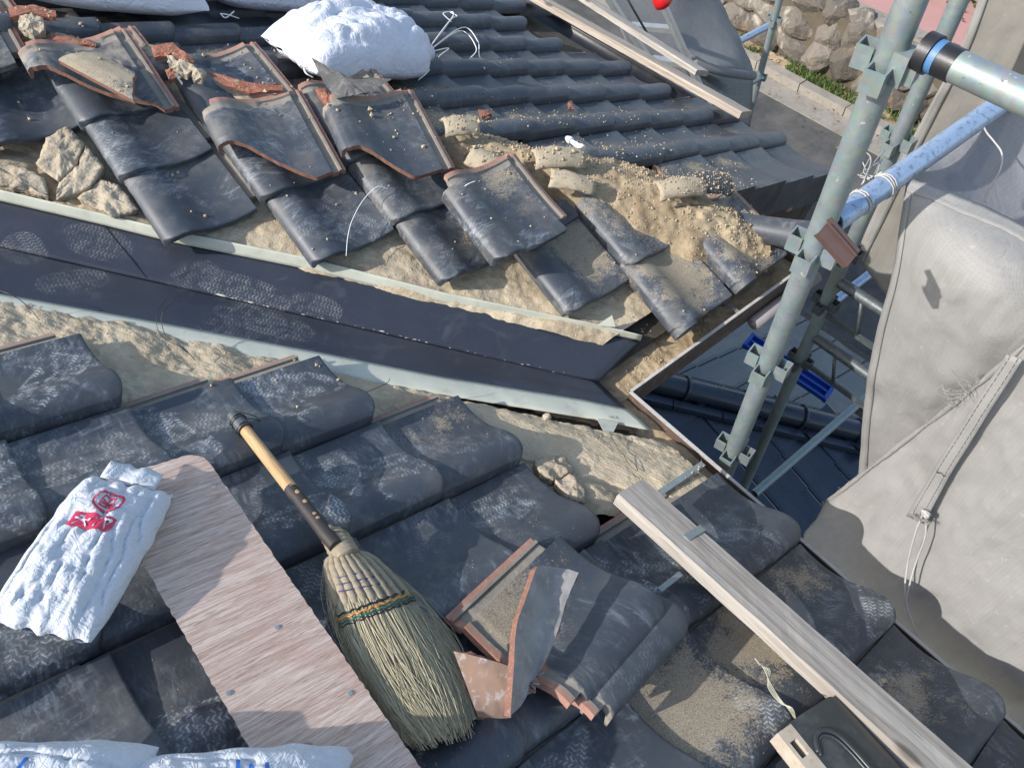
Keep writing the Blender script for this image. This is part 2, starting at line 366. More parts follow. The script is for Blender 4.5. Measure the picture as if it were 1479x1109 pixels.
M_green_t, M_orange_t, M_black_t, M_red_t, M_navy_t = (flat('green_thread', (0.02, 0.11, 0.08)), flat('orange_thread', (0.5, 0.24, 0.05)), flat('black_thread', (0.012, 0.012, 0.015)), flat('red_thread', (0.4, 0.03, 0.03)), flat('navy_thread', (0.06, 0.05, 0.16)))
def bagm(name, c, trans=0.25, wr=60.0):
    N = NT(name); W_ = N.pos(); n = N.noise(W_, 14.0, 4)
    cc = N.mix(n, tuple(x*0.93 for x in c), c)
    r1 = N.m('ABSOLUTE', N.m('SUBTRACT', N.noise(N.vm('MULTIPLY', W_, (1.0, 1.9, 1.0)), wr*0.16, 3, 0.55, 1.2), 0.5)); r2 = N.m('ABSOLUTE', N.m('SUBTRACT', N.noise(N.vm('MULTIPLY', W_, (2.2, 1.0, 1.0)), wr*0.3, 3, 0.5, 0.8), 0.5))
    h = N.m('ADD', N.m('MULTIPLY', N.ss(r1, 0.0, 0.12), 1.0), N.m('ADD', N.m('MULTIPLY', N.ss(r2, 0.0, 0.10), 0.5), N.m('MULTIPLY', N.noise(W_, wr*6, 2), 0.06)))
    N.set(Base_Color=cc, Roughness=0.6, Specular_IOR_Level=0.3, Normal=N.bump(h, 0.28, 0.008), Subsurface_Weight=0.0)
    return N.mat
M_bag = bagm('white_woven_sack', (0.62, 0.63, 0.68)); M_bag2 = bagm('white_plastic_bag', (0.56, 0.58, 0.61), wr=90)
M_redp, M_bluep = flat('red_print', (0.55, 0.03, 0.08), 0.5), flat('blue_print', (0.03, 0.15, 0.50), 0.5)
def netm(name, c, transp, weave=True):
    N = NT(name); W_ = N.pos(); X, Y, Z = N.sep(W_)[0:3]
    n = N.noise(W_, 5.0, 5, 0.65, 0.5); st_ = N.ss(N.noise(W_, 14.0, 6, 0.7, 0.8), 0.55, 0.8)
    wv = N.m('MULTIPLY', N.m('SINE', N.m('MULTIPLY', Z, 1500.0)), N.m('SINE', N.m('MULTIPLY', Y, 1500.0)))
    wv2 = N.m('ADD', N.m('MULTIPLY', N.m('SINE', N.m('MULTIPLY', Z, 900.0)), 0.7), N.m('MULTIPLY', N.m('SINE', N.m('MULTIPLY', Y, 700.0)), 0.5))
    vs_ = N.noise(N.vm('MULTIPLY', W_, (26.0, 26.0, 1.5)), 1.0, 5, 0.7, 0.3); cc = N.mix(n, tuple(x*0.80 for x in c), tuple(x*1.06 for x in c)); cc = N.mix(N.m('MULTIPLY', N.ss(vs_, 0.42, 0.65), 0.28), cc, tuple(x*0.72 for x in c)); cc = N.mix(N.m('MULTIPLY', N.ss(N.noise(W_, 55.0, 4, 0.75), 0.60, 0.70), 0.35), cc, tuple(min(1, x*1.4) for x in c)); cc = N.mix(N.m('MULTIPLY', st_, 0.25), cc, tuple(x*1.18 for x in c))
    cc = N.mix(N.m('MULTIPLY', N.ss(wv2, 0.0, 1.0), 0.16), cc, tuple(x*0.6 for x in c))
    rg = N.ss(N.m('ABSOLUTE', N.m('SUBTRACT', N.noise(N.vm('MULTIPLY', W_, (3.0, 3.0, 1.0)), 3.2, 3, 0.5, 1.0), 0.5)), 0.0, 0.06)
    nb = N.bump(N.m('ADD', N.m('MULTIPLY', rg, 0.16), N.m('ADD', N.m('MULTIPLY', N.noise(W_, 18.0, 4, 0.6, 1.0), 0.6), N.m('MULTIPLY', wv, 0.05))), 0.45, 0.007)
    N.set(Base_Color=cc, Roughness=0.85, Specular_IOR_Level=0.2, Normal=nb)
    tr = N.node('ShaderNodeBsdfTranslucent', {'Color': cc, 'Normal': nb}); tp = N.node('ShaderNodeBsdfTransparent')
    a = N.node('ShaderNodeMixShader', {0: 0.30, 1: N.b.outputs[0], 2: tr.outputs[0]})
    b = N.node('ShaderNodeMixShader', {0: transp, 1: a.outputs[0], 2: tp.outputs[0]})
    N.l.new(b.outputs[0], N.out.inputs[0]); return N.mat
M_net = netm('dusty_mesh_sheet', (0.45, 0.435, 0.41), 0.15); M_net2 = netm('see_through_mesh_sheet', (0.42, 0.42, 0.44), 0.30)
M_netb = netm('beige_mesh_sheet', (0.36, 0.34, 0.30), 0.10); M_netf = netm('grey_mesh_sheet', (0.30, 0.30, 0.295), 0.06)
M_rope = simple('grey_cord', (0.40, 0.38, 0.35), 0.8, var=0.2, sc=90)
M_wire = flat('thin_dark_wire', (0.06, 0.05, 0.045), 0.4, 0.6); M_string = flat('white_string', (0.72, 0.71, 0.68), 0.7)
M_alu = simple('ladder_aluminium', (0.42, 0.44, 0.43), 0.4, 0.55, var=0.15, sc=14)
M_redcap = flat('red_plastic', (0.55, 0.012, 0.016), 0.3)
M_bluepl = simple('blue_plastic', (0.012, 0.07, 0.34), 0.35, var=0.25, sc=20)
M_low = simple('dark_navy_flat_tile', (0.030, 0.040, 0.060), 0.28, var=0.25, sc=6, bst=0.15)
M_asph = (lambda: (lambda N: N.set(Base_Color=N.mix(N.m('MULTIPLY', N.ss(N.noise(N.pos(), 160.0, 3, 0.8), 0.5, 0.7), 0.5), N.mix(N.ss(N.noise(N.pos(), 1.1, 7, 0.75), 0.35, 0.65), (0.040, 0.041, 0.042), (0.105, 0.10, 0.092)), (0.13, 0.12, 0.11)), Roughness=0.9, Normal=N.bump(N.noise(N.pos(), 130.0, 4, 0.8), 0.8, 0.01)))(NT('asphalt')))()
M_conc = simple('old_concrete', (0.25, 0.225, 0.19), 0.9, var=0.35, sc=5, bsc=60, bst=0.6, bd=0.008, dirt=(0.12, 0.11, 0.08), dirts=0.6)
M_pink = simple('pink_paving', (0.40, 0.22, 0.20), 0.85, var=0.15, sc=3, bst=0.3)
def stone():
    N = NT('field_stone'); W_ = N.pos(); R = N.rnd(); n = N.noise(W_, 3.5, 6, 0.7, 0.6); n2 = N.noise(W_, 14.0, 5, 0.7)
    c = N.mix(R, (0.085, 0.072, 0.058), (0.19, 0.165, 0.135)); c = N.mix(N.ss(N.noise(N.vm('MULTIPLY', W_, (5.0, 5.0, 1.6)), 1.0, 6, 0.7, 0.6), 0.52, 0.70), c, (0.36, 0.325, 0.27))
    c = N.mix(N.m('MULTIPLY', N.ss(N.noise(W_, 2.2, 5, 0.7), 0.55, 0.72), 0.7), c, (0.36, 0.22, 0.10)); c = N.mix(N.m('MULTIPLY', N.ss(n2, 0.55, 0.68), 0.6), c, (0.07, 0.065, 0.055))
    return N.set(Base_Color=c, Roughness=0.92, Normal=N.bump(N.m('ADD', n, n2), 0.9, 0.03))
M_stone = stone()
def leafm(name, a, b):
    N = NT(name); c = N.mix(N.node('ShaderNodeAttribute', attribute_name='tone').outputs['Fac'], a, b)
    return N.set(Base_Color=c, Roughness=0.6, Specular_IOR_Level=0.3)
M_leaf = leafm('hedge_leaf', (0.015, 0.04, 0.012), (0.09, 0.15, 0.035)); M_grass = leafm('verge_grass', (0.03, 0.07, 0.015), (0.14, 0.19, 0.05)); M_dead = leafm('fallen_leaf', (0.10, 0.05, 0.025), (0.32, 0.19, 0.10))
M_mort = simple('dark_wall_earth', (0.10, 0.08, 0.055), .95, var=.4, sc=8, bst=.6, bd=.01)
M_teal = simple('teal_corrugated_sheet', (0.06, 0.27, 0.30), 0.5, var=0.15, sc=3)
M_wall = simple('house_wall_render', (0.30, 0.28, 0.25), 0.9, var=0.15, sc=2)
M_dkwood = simple('dark_roof_deck', (0.05, 0.04, 0.03), 0.9, var=0.4, sc=12, dirt=(0.2, 0.16, 0.1), dirts=0.4)
M_paper = flat('stamp_ink_grey', (0.20, 0.20, 0.20), 0.6)
# ------------------------------------------------------------------ ground, road edge, retaining wall
GZ = -4.5
def struct(name, me, world=None): return tag(add(name, me, None, world), kind='structure')
g = MB(); g.poly([(-120, -120, GZ-0.01), (260, -120, GZ-0.01), (260, 200, GZ-0.01), (-120, 200, GZ-0.01)], [(0, 1, 2, 3)])
struct('ground', g.mk('ground', M_conc))
g = MB(); g.poly([(-8, -40, GZ), (7.82, -40, GZ), (7.82, 60, GZ), (-8, 60, GZ)], [(0, 1, 2, 3)])
struct('asphalt_road', g.mk('asphalt_road', M_asph))
g = MB(); g.box((8.0, 10, GZ+0.0), (0.18, 0, 0), (0, 50, 0), (0, 0, 0.012)); struct('gutter_channel', g.mk('gutter_channel', M_conc))
kerb = thing('kerb', (8.26, 5, GZ), 'old concrete kerb between the asphalt and the foot of the stone wall', 'kerb')
for i in range(16):
    g = MB(); g.box((8.26, -1.5+i*0.75, GZ+0.06), (0.075, 0, 0), (0, 0.368, 0), (0, 0, 0.075))
    if i == 0: kme = g.mk('kerb_stone', M_conc)
    add('kerb_stone', kme, kerb, Matrix.Translation((0, i*0.75, random.uniform(-0.006, 0.006))))
g = MB(); P = [[(8.34+0.3*b/6, -3+a*0.25, GZ+0.05+0.05*fbm((a*0.3, b*0.5, 1))) for b in range(7)] for a in range(60)]
g.grid(P); tag(add('verge_soil', g.mk('verge_soil', M_mud, True)), kind='structure')
def tuft_mesh(name, mat, n, area, hgt, wd, up=1.0):
    vs = []; fs = []; tn = []
    for i in range(n):
        x, y, z = area(); a = random.uniform(0, 6.28); h = hgt*random.uniform(0.5, 1.2); w_ = wd*random.uniform(0.6, 1.3)
        t = Vector((random.gauss(0, 0.5), random.gauss(0, 0.5), up)).normalized()*h
        s_ = Vector((math.cos(a), math.sin(a), 0))*w_; p = Vector((x, y, z)); b = len(vs)
        vs += [p-s_, p+s_, p+t*0.6+s_*0.8, p+t, p+t*0.6-s_*0.8]; fs.append((b, b+1, b+2, b+3, b+4)); tn += [random.random()]*5
    me = mesh(name, vs, fs, mat); at_ = me.attributes.new('tone', 'FLOAT', 'POINT'); at_.data.foreach_set('value', tn); return me
def verge_pt():
    while True:
        y = random.uniform(-0.5, 9); x = random.uniform(8.36, 8.66)
        if fbm((x*3, y*1.4, 4)) > -0.05: return x, y, GZ+0.06
tag(add('verge_grass', tuft_mesh('verge_grass', M_grass, 3800, verge_pt, 0.09, 0.007)), 'short green weeds growing between the kerb and the stone wall', 'grass', kind='stuff')
tag(add('fallen_leaves', tuft_mesh('fallen_leaves', M_dead, 420, lambda: (random.choice((random.uniform(8.36, 8.62), random.gauss(8.1, 0.3))), random.uniform(1, 8), GZ+0.085), 0.04, 0.018, 0.1)), 'dry brown leaves scattered along the kerb', 'leaves', kind='stuff')
# retaining wall of rough stones
wallr = thing('stone_wall', (8.75, 5, GZ), 'retaining wall of rough pale and brown field stones beside the road', 'wall')
g = MB(); g.box((9.0, 5, GZ+0.43), (0.22, 0, 0), (0, 9, 0), (0, 0, 0.42)); add('mortar_core', g.mk('mortar_core', M_mort), wallr)
def stone_mesh(sy, sz, sx, seed):
    bm = bmesh.new(); bmesh.ops.create_icosphere(bm, subdivisions=3, radius=1.0)
    rs = random.Random(seed); pl = []
    for _ in range(12):
        d = Vector((rs.uniform(-1, 0.1), rs.uniform(-1, 1), rs.uniform(-1, 1))).normalized(); pl.append((d, rs.uniform(0.70, 0.9)))
    for v in bm.verts:
        for d, r in pl:
            k = v.co.dot(d)
            if k > r: v.co -= d*(k-r)*0.92
        v.co = Vector((v.co.x*sx, v.co.y*sy, v.co.z*sz)) * (1+0.10*fbm(v.co*1.7+Vector((seed, 0, 0))))
    me = bpy.data.meshes.new('stone'); bm.to_mesh(me); bm.free(); me.materials.append(M_stone); return me
y = 0.4; sid = 0
while y < 9.2:
    wd = random.uniform(0.32, 0.66); z = GZ+0.05; layers = random.choice((2, 2, 3, 3))
    for k in range(layers):
        hh = 0.90/layers*random.uniform(0.85, 1.15)
        me = stone_mesh(wd*0.68, hh*0.74, random.uniform(0.2, 0.3), sid); sid += 1
        add('stone', me, wallr, Matrix.Translation((8.84+0.05*k, y+wd/2+random.uniform(-0.07, 0.07), z+hh/2)) @ Matrix.Rotation(random.uniform(-0.5, 0.5), 4, 'X'))
        z += hh*0.95
    y += wd*0.93
g = MB(); g.box((9.02, 5, GZ+0.90), (0.14, 0, 0), (0, 9, 0), (0, 0, 0.035)); add('coping', g.mk('coping', M_conc), wallr)
g = MB(); g.poly([(9.1, -10, GZ+0.9), (30, -10, GZ+0.9), (30, 30, GZ+0.9), (9.1, 30, GZ+0.9)], [(0, 1, 2, 3)]); struct('pink_paving', g.mk('pink_paving', M_pink))
fen = thing('corrugated_fence', (9.3, 7.2, GZ+0.9), 'teal corrugated metal fence standing behind the stone wall', 'fence')
for k in range(14):
    g = MB(); yy = 5.75+k*0.24
    g.grid([[(9.25+0.02*math.sin(a*math.pi/2), yy+a*0.03, z) for a in range(9)] for z in (GZ+0.9, GZ+2.1)]); add('sheet', solid(g.mk('sheet', M_teal), 0.002), fen)
def hedge_pt():
    a, b, c = random.gauss(0, 0.5), random.gauss(0, 0.5), random.gauss(0, 0.5); return (10.9+a*0.9, 3.6+b*2.4, GZ+1.3+c*0.7)
hd = thing('hedge', (10.9, 3.6, GZ+0.9), 'dark green leafy hedge beyond the pink paving above the stone wall', 'hedge')
add('foliage', tuft_mesh('foliage', M_leaf, 7000, hedge_pt, 0.10, 0.03, 0.3), hd)
g = MB()
for k in range(26): 
    yy = 1.4+k*0.17; g.tube([(10.9+random.uniform(-.2, .2), yy, GZ+0.9), (10.85+random.uniform(-.3, .3), yy+0.05, GZ+1.4), (10.6+random.uniform(-.4, .2), yy+random.uniform(-.2, .2), GZ+1.9)], 0.012, 5)
add('stems', g.mk('stems', M_bark), hd)

# ------------------------------------------------------------------ the house: beds of the three slopes, walls, gutters, valley
house = thing('house', (-1.5, 2.0, GZ), 'house under repair with dark glazed tile slopes around a bare metal valley', 'house')
def bed(name, fX, s0, s1, frame, ns, nx, hf, mat, base=-0.075, thick=0.03, parent=None, kind=None):
    """height field lying on a slope; fX(s)->(x0,x1)"""
    g = MB(); P = []
    for i in range(ns):
        s = s0+(s1-s0)*i/(ns-1); x0, x1 = fX(s); row = []
        for j in range(nx):
            x = x0+(x1-x0)*j/(nx-1); row.append(frame(x, s, base+hf(x, s, j/(nx-1))))
        P.append(row)
    g.grid(P); o = add(name, g.mk(name, mat, True), parent or house)
    if kind: tag(o, kind=kind)
    return o
def fA(x, s, h): return Vector((x, AY+s*CT, s*ST)) + NA*h
def fC(y, s, h): return Vector((-s*CT, y, s*ST)) + NC*h
def fB(y, s, h): return Vector((BX-s*CT, y, BZ+s*ST)) + NC*h
def crack(p, sc):
    d, _ = noise.voronoi(Vector(p)*sc); return min(1.0, (d[1]-d[0])*5.0)
# solid deck under everything (thin slabs following the slopes)
def slab(name, pts, n, t, mat, parent):
    g = MB(); pts = [Vector(p) for p in pts]; k = len(pts)
    g.poly(pts+[p-n*t for p in pts], [tuple(range(k)), tuple(range(2*k-1, k-1, -1))]+[(i, i+k, (i+1) % k+k, (i+1) % k) for i in range(k)])
    return add(name, g.mk(name, mat), parent)
def xv(s): return -s*CT
sA = add('middle_slope', (lambda g: g.mk('middle_slope', M_dkwood))((lambda g: (g.poly([fA(0.0, 0.03, -0.10), fA(0.78, 0.03, -0.10), fA(-2.55+0.78, 2.75, -0.10), fA(-2.56, 2.75, -0.10),
        fA(0.0, 0.03, -0.13), fA(0.78, 0.03, -0.13), fA(-2.55+0.78, 2.75, -0.13), fA(-2.56, 2.75, -0.13)], [(0,1,2,3),(7,6,5,4),(0,4,5,1),(1,5,6,2),(2,6,7,3),(3,7,4,0)]), g)[1])(MB())), house)
def hump(x, s, f):
    p = (x*1.0, s, 0); e = max(0, 1-f/0.42)
    c = crack((x+0.03*fbm((x*9, s*9, 3)), s+0.03*fbm((x*9, s*9, 7)), 0.0), 5.5)
    big = max(0.0, min(1.0, (-x-0.72)*3.0))
    h = 0.010*fbm((x*7, s*7, 2)) + 0.0026*fbm((x*40, s*40, 5)) + 0.0010*fbm((x*150, s*150, 5), 2)
    h += e*(0.018 + big*(0.030+0.03*fbm((x*6, s*6, 9)) - 0.022*(1-c)))
    return h - 0.02*max(0, 1-f/0.06)
bed('bedding_clay', lambda s: (xv(s)+0.155+0.01*fbm((s*9, 0, 0)), xv(s)+0.62), 0.10, 2.5, fA, 560, 110, hump, M_earth, -0.071, parent=sA, kind=None)
bed('bedding_clay', lambda s: (xv(s)+0.60, xv(s)+0.84), 0.02, 2.6, fA, 200, 30, lambda x, s, f: 0.012*fbm((x*9, s*9, 2)), M_earth, -0.085, parent=sA)
sC = slab('near_slope', [fC(0.60, 0.02, -0.10), fC(0.60+2.6*CT, 2.66, -0.10), fC(-1.6, 2.66, -0.10), fC(-1.6, 0.02, -0.10)], NC, 0.03, M_dkwood, house)
def humpC(y, s, f):
    e = 1-f; c = crack((y+0.03*fbm((y*9, s*9, 3)), s, 0.0), 6.0)
    h = 0.006+0.010*fbm((y*7, s*7, 12)) + 0.004*fbm((y*38, s*38, 5)) + 0.0016*fbm((y*150, s*150, 5), 2)
    if s < 0.5:
        h += 0.018*(1-s/0.5)*min(1, f*6)
        lump = max(0, 1-math.hypot((y-0.36)/0.075, (s-0.40)/0.10)**4); h += lump*0.022*(0.4+0.6*c)
    return h + 0.010*f - 0.008*max(0, (f-0.9)/0.1)
# valley side of the near slope: y measured up to the flashing edge
def yC(s): return AY+s*CT-0.262+0.008*fbm((s*9, 3, 0))
bed('bedding_clay', lambda s: (yC(s)-0.42, yC(s)), 0.03, 2.5, fC, 560, 96, humpC, M_earth, -0.077, parent=sC)
bed('loose_sand', lambda s: (yC(s)-0.30+0.25*max(0, s-0.25)+0.02*fbm((s*14, 9, 0)), yC(s)-0.004), 0.035, 0.46, fC, 130, 90,
    lambda y, s, f: 0.022*math.sin(math.pi*min(1, f*1.02))**0.5*(1-(s/0.5)**3) + 0.003*fbm((y*22, s*22, 5)) + 0.0009*fbm((y*140, s*140, 5), 2) + 0.0004*math.sin((s*1.2+abs(((y*40) % 1)-0.5)*0.02)*520) - 0.02*max(0, 1-f/0.08), M_sand, -0.062, parent=sC, kind='stuff')
sB = slab('far_slope', [fB(1.0, 0.02, -0.095), fB(6.2, 0.02, -0.095), fB(6.2, 4.6, -0.095), fB(1.33+4.2, 4.6, -0.095), fB(1.33, 1.55, -0.095), fB(1.0, 1.0, -0.095)], NC, 0.03, M_dkwood, house)
# walls below the eaves, set back
def wallbox(name, x0, x1, y0, y1, z0, z1):
    g = MB(); g.box(((x0+x1)/2, (y0+y1)/2, (z0+z1)/2), ((x1-x0)/2, 0, 0), (0, (y1-y0)/2, 0), (0, 0, (z1-z0)/2)); return add(name, g.mk(name, M_wall), house)
wallbox('wall', -6, -0.55, -5, 1.2, GZ, -0.30); wallbox('wall', -5.9, 0.30, 1.205, 5.5, GZ, -0.33); wallbox('wall', 0.305, 1.05, 1.7, 5.4, GZ, -0.62)
slab('back_roof', [(-0.45, -1.61, 0.07), (-2.65, -1.61, 0.86), (-2.65, -5.3, 0.86), (0.0, -5.3, -0.10), (0.0, -1.61, -0.10)], NC, 0.03, M_dkwood, house)
# box gutters (L shaped at the inner corner)
gut = add('gutter', (lambda g: (g.box((-0.035, -0.72, -0.165), (0.065, 0, 0), (0, 1.34, 0), (0, 0, 0.003)), g.box((0.445, 0.685, -0.164), (0.41, 0, 0), (0, 0.065, 0), (0, 0, 0.003)),
        g.box((0.031, -0.72, -0.122), (0.0025, 0, 0), (0, 1.339, 0), (0, 0, 0.040)), g.box((0.4435, 0.6205, -0.122), (0.4115, 0, 0), (0, 0.0025, 0), (0, 0, 0.040)),
        g.box((-0.1, -0.69, -0.125), (0.002, 0, 0), (0, 1.44, 0), (0, 0, 0.036)), g.box((0.445, 0.752, -0.125), (0.41, 0, 0), (0, 0.002, 0), (0, 0, 0.036)),
        g.box((0.8565, 0.686, -0.125), (0.002, 0, 0), (0, 0.068, 0), (0, 0, 0.04)), g.mk('gutter', M_gut))[-1])(MB()), house)
rim = MB(); rim.box((0.0325, -0.72, -0.080), (0.0045, 0, 0), (0, 1.3395, 0), (0, 0, 0.0025)); rim.box((0.446, 0.620, -0.0805), (0.409, 0, 0), (0, 0.0045, 0), (0, 0, 0.0025))
add('rim', rim.mk('rim', M_rim), gut)
g = MB(); g.grid([[(x, y, -0.112+0.010*fbm((x*14, y*14, 0))+0.004*fbm((x*60, y*60, 0))) for y in np.linspace(0.624, 0.75, 24)] for x in np.linspace(-0.098, 0.85, 170)])
g.grid([[(x, y, -0.114+0.009*fbm((x*14, y*14, 0))+0.004*fbm((x*60, y*60, 0))) for x in np.linspace(-0.098, 0.028, 24)] for y in np.linspace(-0.9, 0.625, 240)])
add('gutter_dirt', g.mk('gutter_dirt', M_mud, True), gut)
g = MB(); g.tube([(0.58, 0.598, -0.162), (0.9, 0.594, -0.150)], 0.022, 14); add('downpipe', g.mk('downpipe', simple('mauve_plastic', (0.24, 0.215, 0.215), .5, var=.2)  , True), gut)
# gutter strap across the corner
for c_, a_, b_ in ((onC(985, 690, -0.03), (0.085, 0, -0.02), (0, 0.008, 0)), ((0.52, 0.69, -0.088), (0.006, 0, 0), (0, 0.072, 0))):
    g = MB(); g.box(c_, a_, b_, (0, 0, 0.002)); add('gutter_strap', g.mk('gutter_strap', M_galv), gut)

# valley flashing: two sheets meeting in a small standing fold, folded pale edges
st = [(-420, 196), (-150, 263), (0, 300), (150, 336), (330, 375), (500, 412), (700, 452), (862, 490), (925, 500)]  # upper edge
def lerp2(a, b, t): return (a[0]+(b[0]-a[0])*t, a[1]+(b[1]-a[1])*t)
cen0, cen1 = Vector((-1.95, 2.55, 0)), Vector((-0.018, 0.700, 0))
def cen(t): p = cen0.lerp(cen1, t); return Vector((p.x, p.y, -p.x*T-0.078))
def edge_of(pxs, t, pl, h):
    xs = [p[0] for p in pxs]; x = xs[0]+(xs[-1]-xs[0])*t
    for a, b in zip(pxs, pxs[1:]):
        if a[0] <= x <= b[0]: y = a[1]+(b[1]-a[1])*(x-a[0])/(b[0]-a[0]); return pl(x, y, h)
    return pl(*pxs[-1], h)
UP_IN = [(-400, 188), (0, 290), (150, 325), (250, 350), (440, 388), (640, 437), (862, 479), (925, 492)]
UP_OUT = [(-400, 168), (0, 274), (150, 309), (250, 333), (440, 371), (640, 422), (862, 468), (928, 484)]
LO_IN = [(-420, 345), (0, 425), (250, 470), (470, 511), (640, 545), (840, 577), (905, 591)]
LO_OUT = [(-420, 368), (0, 449), (250, 498), (470, 540), (640, 571), (840, 603), (940, 622)]
fl = bpy.data.objects.new('valley_flashing', None); link(fl, house, Matrix.Translation((-0.8, 1.4, 0.2)))
NS = 90
def sheet(inn, pl, h, wob):
    P = []
    for i in range(NS):
        t = i/(NS-1); a = cen(t); b = edge_of(inn, t, pl, h); row = []
        for j in range(14):
            f = j/13; p = a.lerp(b, f); p.z += 0.0035*math.sin(math.pi*f)*fbm((t*5, f*2, wob)); row.append(p)
        P.append(row)
    g = MB(); g.grid(P); me = g.mk('sheet', M_flash, True); return solid(me, 0.0012)
add('upper_sheet', sheet(UP_IN, onA, -0.080, 1.0), fl); add('lower_sheet', sheet(LO_IN, onC, -0.080, 5.0), fl)
def lip(inn, out, pl, h0, h1, mid, seed):
    P = []
    for i in range(140):
        t = i/139; a = edge_of(inn, t, pl, h0); b = edge_of(out, t, pl, h1+0.004*fbm((t*22, seed, 0))); row = []
        for j in range(6):
            f = j/5; p = a.lerp(b, f); p.z += mid*math.sin(math.pi*f); row.append(p)
        P.append(row)
    g = MB(); g.grid(P); return solid(g.mk('folded_edge', M_lip, True), 0.0015)
add('folded_edge', lip(UP_IN, UP_OUT, onA, -0.077, -0.046, 0.002, 1), fl); add('folded_edge', lip(LO_IN, LO_OUT, onC, -0.0740, -0.0790, 0.004, 2), fl)
g = MB(); g.poly([onA(862, 470, -0.04), onA(884, 455, -0.01), onA(889, 472, -0.035)], [(0, 1, 2)]); add('clip_tab', solid(g.mk('clip_tab', M_lip), 0.001), fl)
g = MB(); g.poly([onC(862, 604, -0.070), onC(893, 610, -0.069), onC(885, 626, -0.066), onC(872, 624, -0.066)], [(0, 1, 2, 3)])
add('clip_tab', solid(g.mk('clip_tab', M_lip), 0.001), fl)
g = MB(); g.tube([cen(i/40)+Vector((0.0, 0, 0.0025+0.0006*math.sin(i*2.1))) for i in range(41)], 0.0022, 6); add('centre_fold', g.mk('centre_fold', M_flash, True), fl)
g = MB()
for i in range(45):
    t = 0.60+0.39*random.random(); t = min(t, 0.995); r = random.uniform(0.0007, 0.0017) if random.random() < 0.93 else random.uniform(0.002, 0.004)
    p = cen(t)+Vector((random.gauss(0, 0.0012), random.gauss(0, 0.0012), 0.004)); q = (cen(min(1, t+0.01))-cen(t)).normalized()*r*random.uniform(1.5, 5)
    g.tube([p-q, p, p+q], r, 5, rs=[r*0.3, r, r*0.4])
tag(add('dried_sealant', g.mk('dried_sealant', M_white, True), fl), kind='stuff')
g = MB(); g.box(cen(0.545)*0.5+edge_of(UP_IN, 0.415, onA, -0.077)*0.5+Vector((0, 0, 0.0012)), (cen(0.545)-edge_of(UP_IN, 0.415, onA, -0.077))*0.5, (0.0014, 0.0014, 0), (0, 0, 0.0006)); add('sheet_joint', g.mk('sheet_joint', M_black), fl)

# ------------------------------------------------------------------ roof tiles
PRX = [0, .008, .03, .055, .085, .11, .14, .175, .21, .24, .2625]
PRZ = [-.002, .010, .019, .020, .010, -.006, -.020, -.029, -.031, -.029, -.025]
def zprof(x):
    if x <= 0.2626: return float(np.interp(x, PRX, PRZ))
    return float(np.interp(x, [.2627, .285, .286, .293, .294, .305], [-.034, -.038, -.032, -.032, -.038, -.039]))
def smoothprof():
    xs = np.linspace(0, 0.2625, 200); z = np.interp(xs, PRX, PRZ); k = np.hanning(17); k /= k.sum()
    zz = np.convolve(np.pad(z, 8, mode='edge'), k, 'valid'); zz[:8] = z[:8]*0.5+zz[:8]*0.5
    return xs, zz
SPX, SPZ = smoothprof()
def zt(x): return float(np.interp(x, SPX, SPZ)) if x <= 0.2626 else zprof(x)
XH = [0, .002, .006, .014, .025, .038, .05, .062, .075, .09, .105, .12, .14, .16, .18, .2, .22, .24, .254, .2625, .2628, .285, .286, .293, .294, .305]
YH = [0, .002, .005, .012, .03, .045, .08, .12, .16, .2, .235, .255, .266, .27, .286, .29, .298, .305]
XL = [0, .006, .025, .05, .075, .1, .13, .165, .2, .235, .2625, .2628, .305]; YL = [0, .004, .03, .045, .11, .18, .235, .268, .272, .305]
